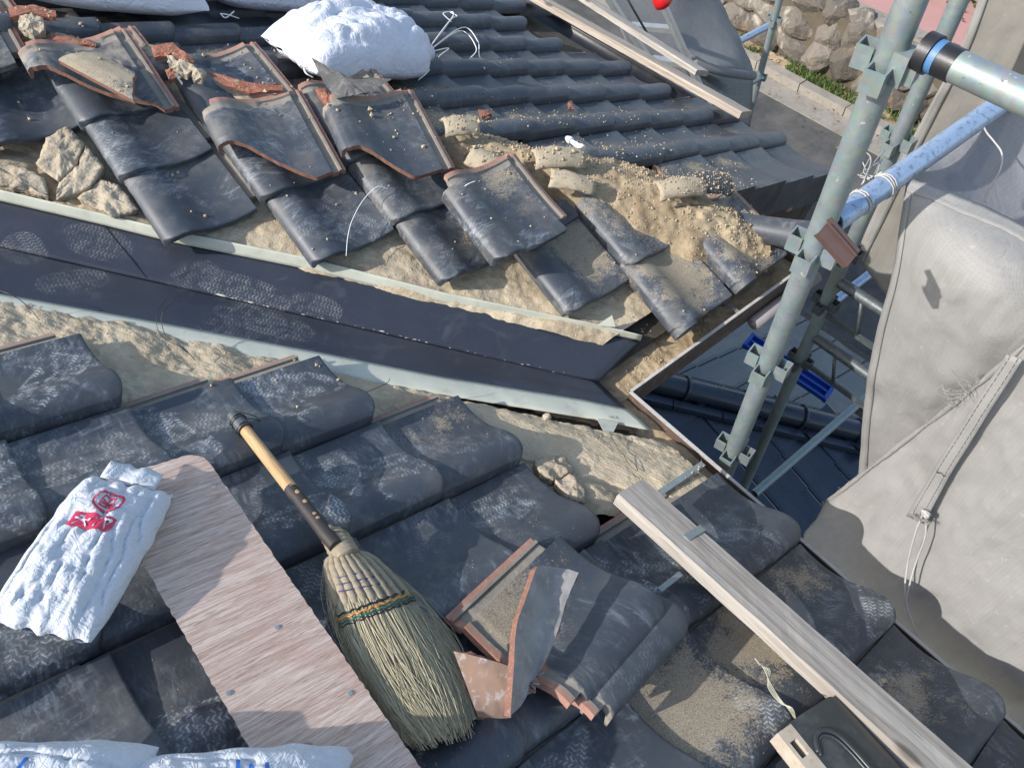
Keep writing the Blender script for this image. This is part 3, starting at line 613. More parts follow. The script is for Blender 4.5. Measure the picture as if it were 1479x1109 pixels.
def tile_mesh(name='roof_tile', hi=True, ymin=None, xmin=0.0, xmax=0.305, ymax=None, eave=False, mat=None, th=0.0175, notch=True, verge=False, sag=0.0):
    xs = [x for x in (XH if hi else XL) if xmin <= x <= xmax]
    if xmin > 0: xs = [xmin]+xs
    if xmax < 0.305: xs = xs+[xmax]
    if verge: xs = [x for x in xs if x <= 0.2625]
    if ymin: xs = sorted(set(xs+[xmin+(xmax-xmin)*k/40 for k in range(41)]))
    ys = YH if hi else YL
    nx, ny = len(xs), len(ys); top = []; bot = []
    for j, y in enumerate(ys):
        for i, x in enumerate(xs):
            lo = ymin(x) if ymin else 0.0; hiy = ymax(x) if ymax else 0.305
            yy = lo+(hiy-lo)*(y/0.305)
            z = zt(x)
            if verge: z = -0.004-0.020*min(1, x/0.12)+0.012*max(0, (x-0.2)/0.0625)
            if not ymin:
                if y < 0.03: yy += 0.018*max(0, 1-x/0.034)**2*(1-y/0.03)
                if y <= .005: z -= {0: .0030, .002: .0012, .004: .001, .005: .0003}.get(y, 0)
            if yy > 0.268: z -= 0.0025
            if yy > 0.289 and x < 0.285 and hi and not ymax: z += 0.005
            z -= 0.080*yy - sag*(yy-0.15)**2
            xw = x+0.011*(yy/0.305)*max(0, 1-x/0.11) if xmin == 0 else x
            top.append((xw, yy, z))
            bz = z-th
            if x < 0.013 and xmin == 0: bz = min(bz, -0.033-0.080*yy)
            bot.append((xw, yy, bz))
    keep = np.ones((ny-1, nx-1), bool)
    for j in range(ny-1):
        for i in range(nx-1):
            xm = (xs[i]+xs[i+1])/2; ym = (ys[j]+ys[j+1])/2
            if xm > 0.2627 and ym < 0.045 and not ymin: keep[j, i] = False
            if xm < 0.030 and ym > 0.27 and notch and xmin == 0: keep[j, i] = False
    vs = top+bot; n = nx*ny; fs = []; fm = []
    for j in range(ny-1):
        for i in range(nx-1):
            if not keep[j, i]: continue
            a, b, c, d = j*nx+i, j*nx+i+1, (j+1)*nx+i+1, (j+1)*nx+i
            fs.append((a, b, c, d)); fm.append(0); fs.append((d+n, c+n, b+n, a+n)); fm.append(0)
            br = 1 if ymin or xmin > 0 else 0
            if j == 0 or not keep[j-1, i]: fs.append((b, a, a+n, b+n)); fm.append(br if j == 0 else 0)
            if j == ny-2 or not keep[j+1, i]: fs.append((d, c, c+n, d+n)); fm.append(1 if ymax else 0)
            if i == 0 or not keep[j, i-1]: fs.append((a, d, d+n, a+n)); fm.append(1 if xmin > 0 else 0)
            if i == nx-2 or not keep[j, i+1]: fs.append((c, b, b+n, c+n)); fm.append(1 if xmax < 0.305 else 0)
    g = MB(); g.v = vs; g.f = fs; g.m = fm
    if eave:
        # round end disc and hanging apron
        c = Vector((0.044, 0.004, -0.022)); k = 24; b = len(g.v)
        for y_ in (-0.010, 0.012):
            for rr in (0.036, 0.044):
                for q in range(k): g.v.append((c.x+rr*math.cos(2*math.pi*q/k), y_-(0.003 if rr < 0.04 and y_ < 0 else 0)+0.0, c.z+rr*math.sin(2*math.pi*q/k)))
        for q in range(k):
            q2 = (q+1) % k
            g.f += [(b+q, b+q2, b+k+q2, b+k+q), (b+k+q, b+k+q2, b+3*k+q2, b+3*k+q)]; g.m += [0, 0]
        g.f += [tuple(b+q for q in range(k)), tuple(b+3*k+q for q in range(k))[::-1]]; g.m += [0, 0]
        xx = np.linspace(0.07, 0.262, 12); P = [[(x, 0.001+0.0*d, zt(x)-0.006-d*0.045) for x in xx] for d in (0, 1)]; Q = [[(x, 0.012, zt(x)-0.006-d*0.045) for x in xx] for d in (0, 1)]
        g.grid(P); g.grid(Q[::-1]); g.grid([P[1], Q[1]]); g.grid([[P[0][-1], P[1][-1]], [Q[0][-1], Q[1][-1]]])
    if verge:
        g.box((-0.004, 0.150, -0.075-0.0115), (0.009, 0, 0), (0, 0.150, -0.0115), (0, 0, 0.072)); g.box((-0.0035, -0.0015, -0.075), (0.009, 0, 0), (0, 0.003, 0), (0, 0, 0.070))
    me = mesh(name, g.v, g.f, [M_tile, M_frac], g.m, True)
    bm = bmesh.new(); bm.from_mesh(me)
    bmesh.ops.remove_doubles(bm, verts=bm.verts, dist=1e-5); bmesh.ops.recalc_face_normals(bm, faces=bm.faces)
    for e in bm.edges:
        if len(e.link_faces) == 2 and e.calc_face_angle(0) > 0.75: e.smooth = False
    bm.to_mesh(me); bm.free(); return me
TM_hi = tile_mesh(hi=True); TM_lo = tile_mesh(hi=False); TM_e = tile_mesh(hi=True, eave=True); TM_v = tile_mesh(hi=True, verge=True)
def frame(kind, o, sc=1.0):
    if kind == 'A': X, Y, Z = Vector((1, 0, 0)), Vector((0, CT, ST)), NA
    else: X, Y, Z = Vector((0, 1, 0)), Vector((-CT, 0, ST)), NC
    m = Matrix((X, Y, Z)).transposed().to_4x4(); return Matrix.Translation(o) @ m @ Matrix.Scale(sc, 4)
def attrs(o, **kw):
    d = dict(scuff=0.6, foot=0.5, dust=0.3, sand=0.0, sand_x=0.17, sand_y=0.13); d.update(kw)
    for k, v in d.items(): o[k] = float(v)
    return o
def jit(m, a=0.004, r=0.010, hz=0.0015):
    return m @ Matrix.Translation((random.gauss(0, a*0.5), random.gauss(0, a*0.6), random.uniform(-hz, hz))) @ Matrix.Rotation(random.gauss(0, r*0.5), 4, 'Z') @ Matrix.Rotation(random.gauss(0, r*0.4), 4, 'X') @ Matrix.Rotation(random.gauss(0, r*0.4), 4, 'Y')
# middle slope
AX0 = -0.807
APX = {(0, 4): (240, 355), (0, 5): (174, 262), (0, 6): (117, 184), (1, 3): (455, 385), (1, 4): (380, 291), (2, 2): (640, 412), (2, 3): (569, 325), (3, 1): (821, 457), (4, 1): (910, 388), (4, 0): (978, 481), (-1, 6): (-25, 222), (5, 0): (1066, 415)}
AS = {(4, 1): (0.9, .17, .22), (3, 1): (0.75, .20, .20), (4, 0): (0.9, .16, .20), (5, 0): (0.8, .15, .15), (3, 2): (.6, .2, .2), (2, 2): (.25, .2, .12), (4, 2): (1, .15, .1), (5, 1): (1, .15, .1)}
Alist = [(-2, 7), (-2, 8), (-1, 6), (-1, 7), (0, 4), (0, 5), (0, 6), (1, 3), (1, 4), (1, 5), (2, 2), (2, 3), (2, 4), (3, 1), (3, 2), (4, 0), (4, 1), (5, 0)]
for (i, j) in Alist:
    p = onA(*APX[(i, j)]) if (i, j) in APX else fA(AX0+0.265*i, 0.235*j, 0)
    m = jit(frame('A', p), 0.0 if (i, j) in APX else 0.004)
    o = add('roof_tile', TM_e if j == 0 else TM_hi, sA, m); s = AS.get((i, j), (0, .17, .13))
    attrs(o, scuff=0.9, foot=0.45, dust=0.22 if i < 2 else 0.4, sand=s[0], sand_x=s[1], sand_y=s[2])
# near slope; row k counts away from the valley corner
def tC(u, v):
    p = onC(u, v, -0.01); s = math.hypot(p.x, p.z) if p.z > 0 else 0; k = math.floor(-p.y/0.265)+1; return k, int(s/0.235)
CS = {}
for (u, v, a, sx, sy) in ((1000, 1020, .85, .16, .14), (1075, 935, 0.7, .17, .13), (1270, 960, 0.45, .15, .15), (1190, 850, 0.45, .17, .12), (640, 640, 0.35, .16, .16), (700, 620, 0.3, .2, .1), (1180, 900, .4, .2, .1)):
    CS[tC(u, v)] = (a, sx, sy)
lo = {0: 0, -1: 2, -2: 2, -3: 3, -4: 5, -5: 7, 1: 0, 2: 0, 3: 0, 4: 0}
for k in lo:
    for j in range(lo[k], 10):
        if k >= 3 and j > 5: continue
        p = fC(-0.265*k, 0.235*j, 0); m = jit(frame('C', p), 0.004)
        if p.x > -0.1: m = jit(frame('C', p), 0.0015, 0.004)
        o = add('roof_tile', TM_hi, sC, m); s = CS.get((k, j), (0.0, .17, .13))
        attrs(o, scuff=0.75, foot=1.0 if random.random() < 0.85 else 0.3, dust=random.uniform(0.1, 0.3) if k < 1 else random.uniform(0.05, 0.2), sand=s[0], sand_x=s[1], sand_y=s[2])
# far slope, seen small
wB, lB = 0.265*BS, 0.235*BS
for r in range(0, 13):
    for n in range(0, 20):
        p = fB(BY+wB*r, lB*n, 0)
        
        if n == 0 and r in (2, 3, 4, 5): continue
        if n == 1 and r in (4, 5, 7): continue
        u = FPX*(CM[0] @ (np.array(p)-CP))/(CM[2] @ (np.array(p)-CP))+PW/2; v = FPX*(CM[1] @ (np.array(p)-CP))/(CM[2] @ (np.array(p)-CP))+PH/2
        if u < -120 or v < -140 or p.x+p.y < 1.30: continue
        if v > np.interp(u, [-100, 30, 110, 260, 380, 470, 640, 760, 900, 1010, 1040, 1200], [20, 42, 52, 100, 112, 140, 196, 214, 236, 246, 300, 300]): continue
        near = max(0.0, 1-(p.x+p.y-1.40)/0.9)
        o = add('roof_tile', TM_hi if r < 8 else TM_lo, sB, jit(frame('B', p, BS), 0.003, 0.006)); attrs(o, scuff=0.25, foot=0.15, dust=0.12+0.35*near, sand=0.75*near+random.uniform(0, 0.3), sand_x=0.17, sand_y=0.16)
for n in range(4):
    o = add('verge_tile', TM_v, sB, jit(frame('B', fB(BY-wB, lB*n, 0.0), BS), 0.001, 0.004)); attrs(o, scuff=0.2, foot=0.0, dust=0.1+0.1*n, sand=0.35 if n > 1 else 0.1, sand_x=.2, sand_y=.1)
g = MB(); g.box(fB(BY-wB+0.035, 0.50, -0.185), Vector((-0.45*CT, 0, 0.45*ST)), (0, 0.012, 0), NC*0.05); add('barge_board', g.mk('barge_board', M_barge), sB)
g = MB(); g.box(fB(BY-wB+0.035, 0.02, -0.20), Vector((-0.03, 0, 0.01)), (0, 0.014, 0), NC*0.07); add('barge_board', g.mk('barge_board', M_barge), sB)
# far gutter, seen by its open end
g = MB(); P = [[(BX+0.005+0.06*math.sin(a)*1.0, y, BZ-0.085-0.05*math.cos(a)) for a in np.linspace(-1.5, 1.5, 12)] for y in (BY-wB-0.03, 5.5)]; g.grid(P)
add('far_gutter', solid(g.mk('far_gutter', M_black, True), 0.004), house)
M_dktile = simple('plain_dark_glaze', (0.045, 0.05, 0.06), 0.5, var=0.3, sc=12, dirt=(0.3, 0.26, 0.2), dirts=0.3)
# ridge tile run lying over the hip end
hipT = MB(); a, b = onY(1052, 338, 0.93), onY(1188, 352, 0.80)
a, b = fA(0.56, 0.34, 0.035), fA(0.93, 0.16, 0.03)
a = dep(1052, 324, 2.62); b = dep(1200, 350, 2.42)
P = []
for i in range(10):
    t = i/9; c = a.lerp(b, t); rr = 0.044+0.016*t*t; ax = (b-a).normalized(); sd_ = ax.cross(Vector((0, 0, 1))).normalized(); up_ = sd_.cross(ax)
    P.append([c+sd_*math.cos(q)*rr+up_*math.sin(q)*rr for q in np.linspace(-0.5, math.pi+0.5, 18)])
hipT.grid(P); o = add('hip_cover_tile', solid(hipT.mk('hip_cover_tile', M_dktile, True), 0.008), sA); attrs(o, sand=0, dust=0.15, foot=0, scuff=0.2)

# ------------------------------------------------------------------ lower roof of the same house, in the shade below the eaves
LX, LY, LZ = 1.564, 1.86, -2.5                          # top end of its hip
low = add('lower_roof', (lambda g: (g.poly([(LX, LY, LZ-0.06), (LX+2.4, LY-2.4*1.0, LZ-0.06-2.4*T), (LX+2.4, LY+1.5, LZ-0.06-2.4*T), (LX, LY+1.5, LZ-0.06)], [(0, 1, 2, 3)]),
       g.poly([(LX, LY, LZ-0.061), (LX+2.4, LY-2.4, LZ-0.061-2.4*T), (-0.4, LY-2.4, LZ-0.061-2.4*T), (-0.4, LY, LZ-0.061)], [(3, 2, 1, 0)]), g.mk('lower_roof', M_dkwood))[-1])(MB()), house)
def flat_tile():
    g = MB(); xs = [0, .004, .03, .12, .21, .285, .300]; zz = [-.004, .006, .009, .003, .003, .008, .002]
    top = [[(x, y, z-0.06*y) for x, z in zip(xs, zz)] for y in (0, .006, .17, .34)]
    g.grid(top); g.grid([[(x, 0.0, z) for x, z in zip(xs, zz)], [(x, 0.001, z-0.026) for x, z in zip(xs, zz)]]); g.grid([[(0, y, -.004-.06*y) for y in (0, .34)], [(0, y, -.030-.06*y) for y in (0, .34)]])
    g.grid([[(.3, y, .002-.06*y) for y in (0, .34)], [(.3, y, -.03-.06*y) for y in (0, .34)]])
    return g.mk('flat_tile', M_low)
FT = flat_tile()
# +X facing plane: rows along Y
fX = Matrix(((0, -CT, ST), (1, 0, 0), (0, ST, CT))).to_4x4(); fY = Matrix(((1, 0, 0), (0, CT, -ST), (0, ST, CT))).to_4x4()
def pixof(p):
    c = CM @ (np.array(p)-CP); return FPX*c[0]/c[2]+PW/2, FPX*c[1]/c[2]+PH/2
for r in range(-14, 7):
    for n in range(0, 14):
        s = 0.28*n; x = LX+2.2-s*CT; yy = LY-0.15+0.302*r; z = LZ-2.2*T+s*ST
        if (x-LX)+0.05 < -(yy-LY)+0.0 or x < LX-0.3 or yy > LY+1.4: continue
        if (x-LX) < (LY-yy)-0.12: continue
        u, v = pixof((x, yy, z))
        if not (860 < u < 1300 and 330 < v < 760): continue
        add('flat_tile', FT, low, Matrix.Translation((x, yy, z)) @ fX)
for r in range(-8, 14):
    for n in range(0, 12):
        s = 0.28*n; yy = LY-2.3+s*CT; x = LX-1.2+0.302*r; z = LZ-2.3*T+s*ST-0.004
        if (LY-yy) < (x+0.1-LX)+0.08 or x < -0.4: continue
        u, v = pixof((x, yy, z))
        if not (860 < u < 1330 and 480 < v < 800): continue
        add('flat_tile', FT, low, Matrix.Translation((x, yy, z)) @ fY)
for i in range(5):
    a = Vector((LX+0.30*i, LY-0.30*i, LZ-0.30*i*T+0.045)); b = a+Vector((0.30, -0.30, -0.30*T))
    g = MB(); g.tube([a.lerp(b, q) for q in (0, .02, .04, .06, .07, .95, 1)], 0.075, 20, rs=[.088, .092, .090, .080, .076, .074, .074]); add('ridge_cap', g.mk('ridge_cap', M_low, True, 0.6), low)
for sgn in (-1, 1):
    for i in range(6):
        a = Vector((LX+0.25*i, LY-0.25*i, LZ-0.25*i*T-0.012)); b = a+Vector((0.244, -0.244, -0.244*T)); o_ = Vector((0.085, 0.085, 0))*sgn
        g = MB(); g.box((a+b)/2+o_, (b-a)/2, Vector((0.02, 0.02, 0)), (0, 0, 0.022)); add('ridge_strip', g.mk('ridge_strip', M_low), low)
# blue plastic guard lying over the lower hip
bp = thing('blue_plastic_tray', dep(1135, 530, 4.9), 'bright blue plastic channel tray lying on the lower roof behind the pole', 'tray')
a, b = onZ(1080, 495, -2.42), onZ(1195, 572, -2.52); ax = (b-a)/2; sy_ = Vector((-ax.y, ax.x, 0)).normalized()
g = MB(); g.box((a+b)/2, ax, sy_*0.055, (0, 0, 0.006)); add('base', g.mk('base', M_bluepl), bp)
for q in (-0.058, 0.058, 0.0): g = MB(); g.box((a+b)/2+sy_*q+Vector((0, 0, 0.022)), ax*(1.0 if q else .94), sy_*0.006, (0, 0, 0.018)); add('rib', g.mk('rib', M_bluepl), bp)
for p in (a, b): g = MB(); g.box(p+Vector((0, 0, 0.02)), ax.normalized()*0.012, sy_*0.066, (0, 0, 0.02)); add('end_stop', g.mk('end_stop', M_bluepl), bp)

# ------------------------------------------------------------------ scaffold
MPX, MPY = 0.125, 0.302
R0 = 0.0243
def wedge_pocket(c, ang, mat=M_galv, parent=None, s=1.0):
    """pressed steel pocket ring: four open U-shaped boxes around the post, as separate pockets"""
    for k in range(4):
        q = ang+k*math.pi/2; d = Vector((math.cos(q), math.sin(q), 0)); e = Vector((-d.y, d.x, 0)); g = MB(); c_ = Vector(c)+d*(R0+0.001)+Vector((0, 0, (-0.008, 0.008)[k % 2]))
        for sg in (-1, 1):
            g.box(c_+e*sg*0.016*s+d*0.010, d*0.013, e*0.0017, Vector((0, 0, 0.020*s)))
        g.box(c_+d*0.0245, d*0.0017, e*0.0178*s, Vector((0, 0, 0.020*s)))
        add('wedge_pocket', g.mk('wedge_pocket', mat), parent)
def vpole(x, y, z0, z1, r=R0): g = MB(); g.pipe((x, y, z0), (x, y, z1), r, r-0.003, 28); return g
pole = thing('scaffold_post', (MPX, MPY, GZ), 'thick galvanised scaffold post rising close in front, with three pocket collars', 'scaffold post', 'upright scaffold posts')
add('tube', vpole(MPX, MPY, GZ, 2.2).mk('tube', M_galv, True, 0.6), pole)
def zpole(v, x=MPX, y=MPY):
    # height on the post that shows at picture height v
    lo_, hi_ = -4.0, 1.6
    for _ in range(50):
        m_ = (lo_+hi_)/2
        if pixof((x, y, m_))[1] > v: lo_ = m_
        else: hi_ = m_
    return m_
for v_, a_ in ((95, 0.2), (362, 0.2), (527, 0.2), (650, 0.2)): wedge_pocket((MPX, MPY, zpole(v_)), a_, parent=pole)
p = Vector((MPX, MPY, zpole(411))); d_ = (Vector(CP)-p).normalized()
bm = bmesh.new(); bmesh.ops.create_icosphere(bm, subdivisions=2, radius=1)
for v in bm.verts: v.co = p+d_*(R0+0.0002)+Vector((0, 0, 1))*v.co.z*0.011*(1+.3*fbm(v.co*3))+d_.cross(Vector((0, 0, 1)))*v.co.x*0.009*(1+.4*fbm(v.co*2.5))+d_*v.co.y*0.0015
me = bpy.data.meshes.new('plaster_splat'); bm.to_mesh(me); bm.free(); me.materials.append(M_white); add('plaster_splat', me, pole)
# second post
p2x, p2y = 1.103, 0.607
post2 = thing('scaffold_post', (p2x, p2y, GZ), 'thinner-looking scaffold post standing just behind the near one, dark in its lower part', 'scaffold post', 'upright scaffold posts')
add('tube', vpole(p2x, p2y, GZ, 2.2).mk('tube', M_galv, True, 0.6), post2)
for v_ in (205, 365, 437, 520): wedge_pocket((p2x, p2y, zpole(v_, p2x, p2y)), 0.0, M_darksteel if v_ > 300 else M_galv, post2)  # lower pockets take the darker steel: the post's shade put into their colour
# ledger at top right, with taped end
zl = zpole(62); 
led = thing('scaffold_ledger', (MPX, 0.1, zl), 'thick grey scaffold ledger at the top right, its end wrapped in black and blue tape', 'scaffold pipe', 'scaffold pipes')
la = Vector((MPX+0.012, MPY-0.045, zl+0.0)); lb = Vector((MPX+0.012, -1.6, zl+0.0))
g = MB(); g.pipe(la, lb, 0.0243, 0.021, 28); add('tube', g.mk('tube', M_galv, True, 0.6), led)
g = MB(); g.pipe(la+Vector((0, .004, 0)), la+Vector((0, -0.016, 0)), 0.0305, 0.0245, 26); add('collar', g.mk('collar', M_black, True, 0.6), led)
g = MB(); g.pipe(la+Vector((0, -.0165, 0)), la+Vector((0, -0.028, 0)), 0.0262, 0.0244, 26); add('tape', g.mk('tape', M_bluetape, True, 0.6), led)
g = MB(); g.pipe(la+Vector((0, -.0285, 0)), la+Vector((0, -0.055, 0)), 0.0258, 0.0244, 26); add('tape', g.mk('tape', M_black, True, 0.6), led)
g = MB(); g.box(la+Vector((-0.012, 0.022, -0.028)), (0.020, 0, 0), (0, 0.018, 0), (0, 0, 0.026)); add('wedge_head', g.mk('wedge_head', M_galv), led)
# blue pipe along X
zb = 0.699
bl = thing('scaffold_pipe', (0.5, 0.30, zb), 'blue-sheened scaffold pipe running up to the right, white cord tied round its end', 'scaffold pipe', 'scaffold pipes')
g = MB(); g.pipe((0.16, 0.300, zb), (1.75, 0.300, zb), 0.0243, 0.021, 28); add('tube', g.mk('tube', M_bluepipe, True, 0.6), bl)
# cords round the pipe
def coil(name, c, ax, r, n, rr, parent, mat=M_rope):
    ax = Vector(ax).normalized(); u_ = ax.orthogonal().normalized(); v_ = ax.cross(u_); pts = []
    for i in range(n*14+1):
        q = 2*math.pi*i/14; pts.append(Vector(c)+ax*(i/(n*14)-0.5)*0.02*n*0.35+(u_*math.cos(q)+v_*math.sin(q))*(r+0.001*math.sin(i*1.7)))
    g = MB(); g.tube(pts, rr, 6); return add(name, g.mk(name, mat, True), parent)
cord = thing('tying_cord', (0.34, 0.30, zb), 'bundle of grey-white cord knotted round the blue pipe where the mesh sheet hangs', 'cord', 'cords tied to the scaffold')
coil('loop', (0.33, 0.30, zb), (1, 0, 0), 0.0265, 3, 0.0016, cord); coil('loop', (0.25, 0.30, zb), (1, 0, 0), 0.0265, 2, 0.0016, cord)
for k in range(9):
    a = Vector((0.30, 0.325, zb+0.015)); b = Vector((p2x-0.45+random.uniform(-.05, .05), 0.42+random.uniform(-.05, .05), zb-0.12+random.uniform(-.05, .05)))
    b = dep(1290-random.uniform(0, 50), 225+random.uniform(-15, 40), 1.78); mid = a.lerp(b, 0.5)+Vector((random.gauss(0, .012), random.gauss(0, .012), random.gauss(-0.01, .015)))
    g = MB(); g.tube(spline([a+Vector((random.gauss(0, .02), 0, 0)), mid, b], 12), 0.0014, 5); add('strand', g.mk('strand', M_rope, True), cord)
# vertical-plane brackets of the frame behind, in the shade (along Y from the second post)
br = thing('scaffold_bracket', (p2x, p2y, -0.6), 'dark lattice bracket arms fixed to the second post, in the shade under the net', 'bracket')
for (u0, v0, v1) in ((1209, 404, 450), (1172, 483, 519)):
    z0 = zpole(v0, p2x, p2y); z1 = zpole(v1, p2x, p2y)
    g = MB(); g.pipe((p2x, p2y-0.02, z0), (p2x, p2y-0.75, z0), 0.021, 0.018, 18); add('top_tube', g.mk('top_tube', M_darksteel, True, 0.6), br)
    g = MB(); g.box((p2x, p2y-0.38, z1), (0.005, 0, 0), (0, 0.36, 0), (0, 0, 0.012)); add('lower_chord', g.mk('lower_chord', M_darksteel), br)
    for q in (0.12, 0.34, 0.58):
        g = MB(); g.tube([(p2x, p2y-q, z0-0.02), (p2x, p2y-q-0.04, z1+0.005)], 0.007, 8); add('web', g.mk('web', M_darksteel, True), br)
def hpipe(u0, v0, u1, v1, depth, label, mat, r=R0, yfix=None):
    c = dep((u0+u1)/2, (v0+v1)/2, depth); a = hit(u0, v0, (0, 1, 0), c.y); b = hit(u1, v1, (0, 1, 0), c.y); z = c.z; a.z = z; b.z = z; ext = (b-a)*0.04
    t = thing('scaffold_pipe', c, label, 'scaffold pipe', 'scaffold pipes'); g = MB(); g.pipe(a, b, r, r-0.003, 20); add('tube', g.mk('tube', mat, True, 0.6), t); return t
hpipe(1088, 716, 1262, 562, 4.55, 'plain grey scaffold pipe crossing low over the lower roof under the net', M_galv)
hpipe(1175, 468, 1345, 318, 4.3, 'pale scaffold pipe seen deep behind the post and through the mesh', M_bluepipe)
hpipe(1005, 96, 1117, 31, 5.6, 'upper blue-grey guard rail joining the far post beyond the plank', M_bluepipe)
hpipe(1046, 143, 1096, 111, 5.6, 'short lower rail joining the far post at the roof corner', M_galv)
fp = dep(1105, 80, 5.6)
post3 = thing('scaffold_post', (fp.x, fp.y, GZ), 'far scaffold post by the road at the corner of the roof', 'scaffold post', 'upright scaffold posts')
add('tube', vpole(fp.x, fp.y, GZ, fp.z+2.4).mk('tube', M_galv, True, 0.6), post3)
for v_ in (30, 112): wedge_pocket((fp.x, fp.y, zpole(v_, fp.x, fp.y)), 0.3, M_galv, post3)
# brown cap hooked on the near post
c = dep(1212, 350, 1.30); cap = thing('brown_channel_cap', c, 'brown plastic channel offcut hooked over the collar of the near post', 'channel')
d0 = (dep(1232, 378, 1.31)-dep(1190, 330, 1.28)); d0 = d0/2; f_ = Vector(CM[2]); s_ = d0.cross(f_).normalized()
for nm, o_, w_, t_ in (('face', Vector((0, 0, 0)), 0.016, 0.0015), ('flange', s_*0.0165+f_*0.008, 0.0013, 0.009), ('flange', -s_*0.0165+f_*0.008, 0.0013, 0.009)):
    g = MB(); g.box(c+o_, d0, s_*w_, f_*t_); add(nm, g.mk(nm, M_brown), cap)
g = MB(); g.box(c+s_*0.004-f_*0.0045, d0*0.98, s_*0.002, f_*0.003); add('rib', g.mk('rib', M_brown), cap)

# ------------------------------------------------------------------ mesh sheets
def wrinkle(P, amp, sc, seed):
    out = []
    for i, row in enumerate(P):
        r = []
        for j, p in enumerate(row):
            n_ = fbm((p.x*sc+seed, p.y*sc, p.z*sc*0.5), 4)*amp + amp*0.35*fbm((p.x*sc*4, p.y*sc*4+seed, p.z*sc*2), 3); r.append(p+Vector((n_, n_*0.3, 0)))
        out.append(r)
    return out
def netobj(name, rows, nu, nv, mat, label, amp=0.010, seed=0, sc=5.0, hem=None):
    P = wrinkle(sgrid(rows, nu, nv), amp, sc, seed); t = thing(name, P[-1][len(P[0])//2], label, 'mesh sheet', 'scaffold mesh sheets')
    g = MB(); g.grid(P); add('cloth', solid(g.mk('cloth', mat, True), 0.0008), t)
    def strip(idx, wdt, nm):
        Q = [P[i] for i in idx] if idx[0] >= 0 else None
        return Q
    return t, P
rows = [[onX(u, v, x) for u, v, x in r] for r in (
    [(1313, 256, .40), (1395, 288, .40), (1479, 326, .40), (1640, 405, .40), (1900, 540, .40)],
    [(1300, 320, .33), (1380, 350, .28), (1479, 390, .30), (1640, 470, .44), (1900, 600, .44)],
    [(1288, 400, .30), (1370, 420, .24), (1479, 460, .27), (1640, 530, .50), (1900, 660, .5)],
    [(1262, 500, .32), (1360, 520, .28), (1479, 540, .32), (1640, 600, .56), (1900, 720, .56)],
    [(1246, 610, .37), (1350, 620, .36), (1479, 620, .40), (1640, 680, .60), (1900, 790, .60)],
    [(1240, 700, .42), (1340, 710, .44), (1479, 720, .46), (1640, 760, .66), (1900, 880, .66)])]
n1, P1 = netobj('hanging_mesh_sheet', rows, 70, 60, M_net, 'dusty pale mesh sheet hanging from the blue pipe with a hemmed top edge', 0.013, 3)
def tapeon(P, rng_i, rng_j, off, mat, parent, nm='hem'):
    Q = [[P[i][j]+off for j in rng_j] for i in rng_i]; g = MB(); g.grid(Q); return add(nm, solid(g.mk(nm, mat, True), 0.0016), parent)
toward = Vector((-0.004, 0, 0.001))
tapeon(P1, range(0, 5), range(70), toward, M_net, n1); tapeon(P1, range(60), range(0, 3), toward*1.3, M_net, n1)
# lower sheet, bulging against the eave
rows = [[onX(u, v, x) for u, v, x in r] for r in (
    [(1193, 724, .33), (1262, 672, .31), (1340, 612, .29), (1410, 556, .26), (1479, 500, .24), (1600, 400, .24), (1800, 240, .24)],
    [(1180, 748, .26), (1250, 742, .28), (1330, 690, .27), (1400, 640, .25), (1479, 590, .24), (1600, 500, .24), (1800, 360, .24)],
    [(1160, 786, .18), (1230, 805, .20), (1310, 790, .23), (1400, 760, .23), (1479, 730, .22), (1600, 660, .23), (1800, 540, .24)],
    [(1215, 860, .15), (1290, 880, .16), (1350, 880, .19), (1420, 870, .20), (1479, 860, .20), (1600, 820, .21), (1800, 720, .24)],
    [(1330, 990, .16), (1370, 990, .17), (1420, 985, .18), (1470, 980, .19), (1520, 975, .20), (1640, 960, .22), (1850, 900, .24)],
    [(1420, 1120, .17), (1460, 1120, .18), (1500, 1110, .19), (1560, 1100, .21), (1620, 1090, .22), (1740, 1080, .24), (1950, 1080, .26)])]
n2, P2 = netobj('draped_mesh_sheet', rows, 90, 70, M_net, 'pale mesh sheet folded back at lower right, frayed along its fold by the eave', 0.016, 8, 5.0)
g = MB(); g.tube([P2[0][j]+Vector((-0.003, 0, 0)) for j in range(0, 90)], 0.006, 8, rs=[0.003+0.004*abs(math.sin(j*.21)) for j in range(90)]); add('rolled_edge', g.mk('rolled_edge', M_net, True), n2)
# double stitched band across it
rows = [[onX(u, v, x) for u, v, x in r] for r in ([(1462, 505, .225), (1400, 600, .240), (1350, 680, .245), (1316, 738, .240)], [(1485, 512, .222), (1420, 614, .237), (1372, 692, .240), (1342, 750, .236)])]
Pb = sgrid(rows, 40, 4); bandt = thing('webbing_band', Pb[0][20], 'pale double-stitched webbing band crossing the lower mesh sheet, with a black mark', 'webbing', None)
g = MB(); g.grid([[p+Vector((-0.022+0.002*math.sin(i*.5), 0, 0.004)) for i, p in enumerate(r)] for r in Pb]); add('band', solid(g.mk('band', M_net, True), 0.002), bandt)
for r_ in (0.25, 0.75):
    for i in range(0, 39):
        pass
    g = MB()
    for i in range(38):
        a = Pb[0][i].lerp(Pb[3][i], r_)+Vector((-0.0245+0.002*math.sin(i*.5), 0, 0.004)); b = Pb[0][i+1].lerp(Pb[3][i+1], r_)+Vector((-0.0245+0.002*math.sin((i+1)*.5), 0, 0.004)); g.tube([a, a.lerp(b, 0.7)], 0.0006, 4)
    tag(add('stitching', g.mk('stitching', M_wire), bandt), kind='stuff')
g = MB(); q = Pb[0][24].lerp(Pb[3][24], .5)+Vector((-0.0250, 0, 0.004)); ev = (Pb[3][24]-Pb[0][24]).normalized(); eu = (Pb[0][25]-Pb[0][24]).normalized()
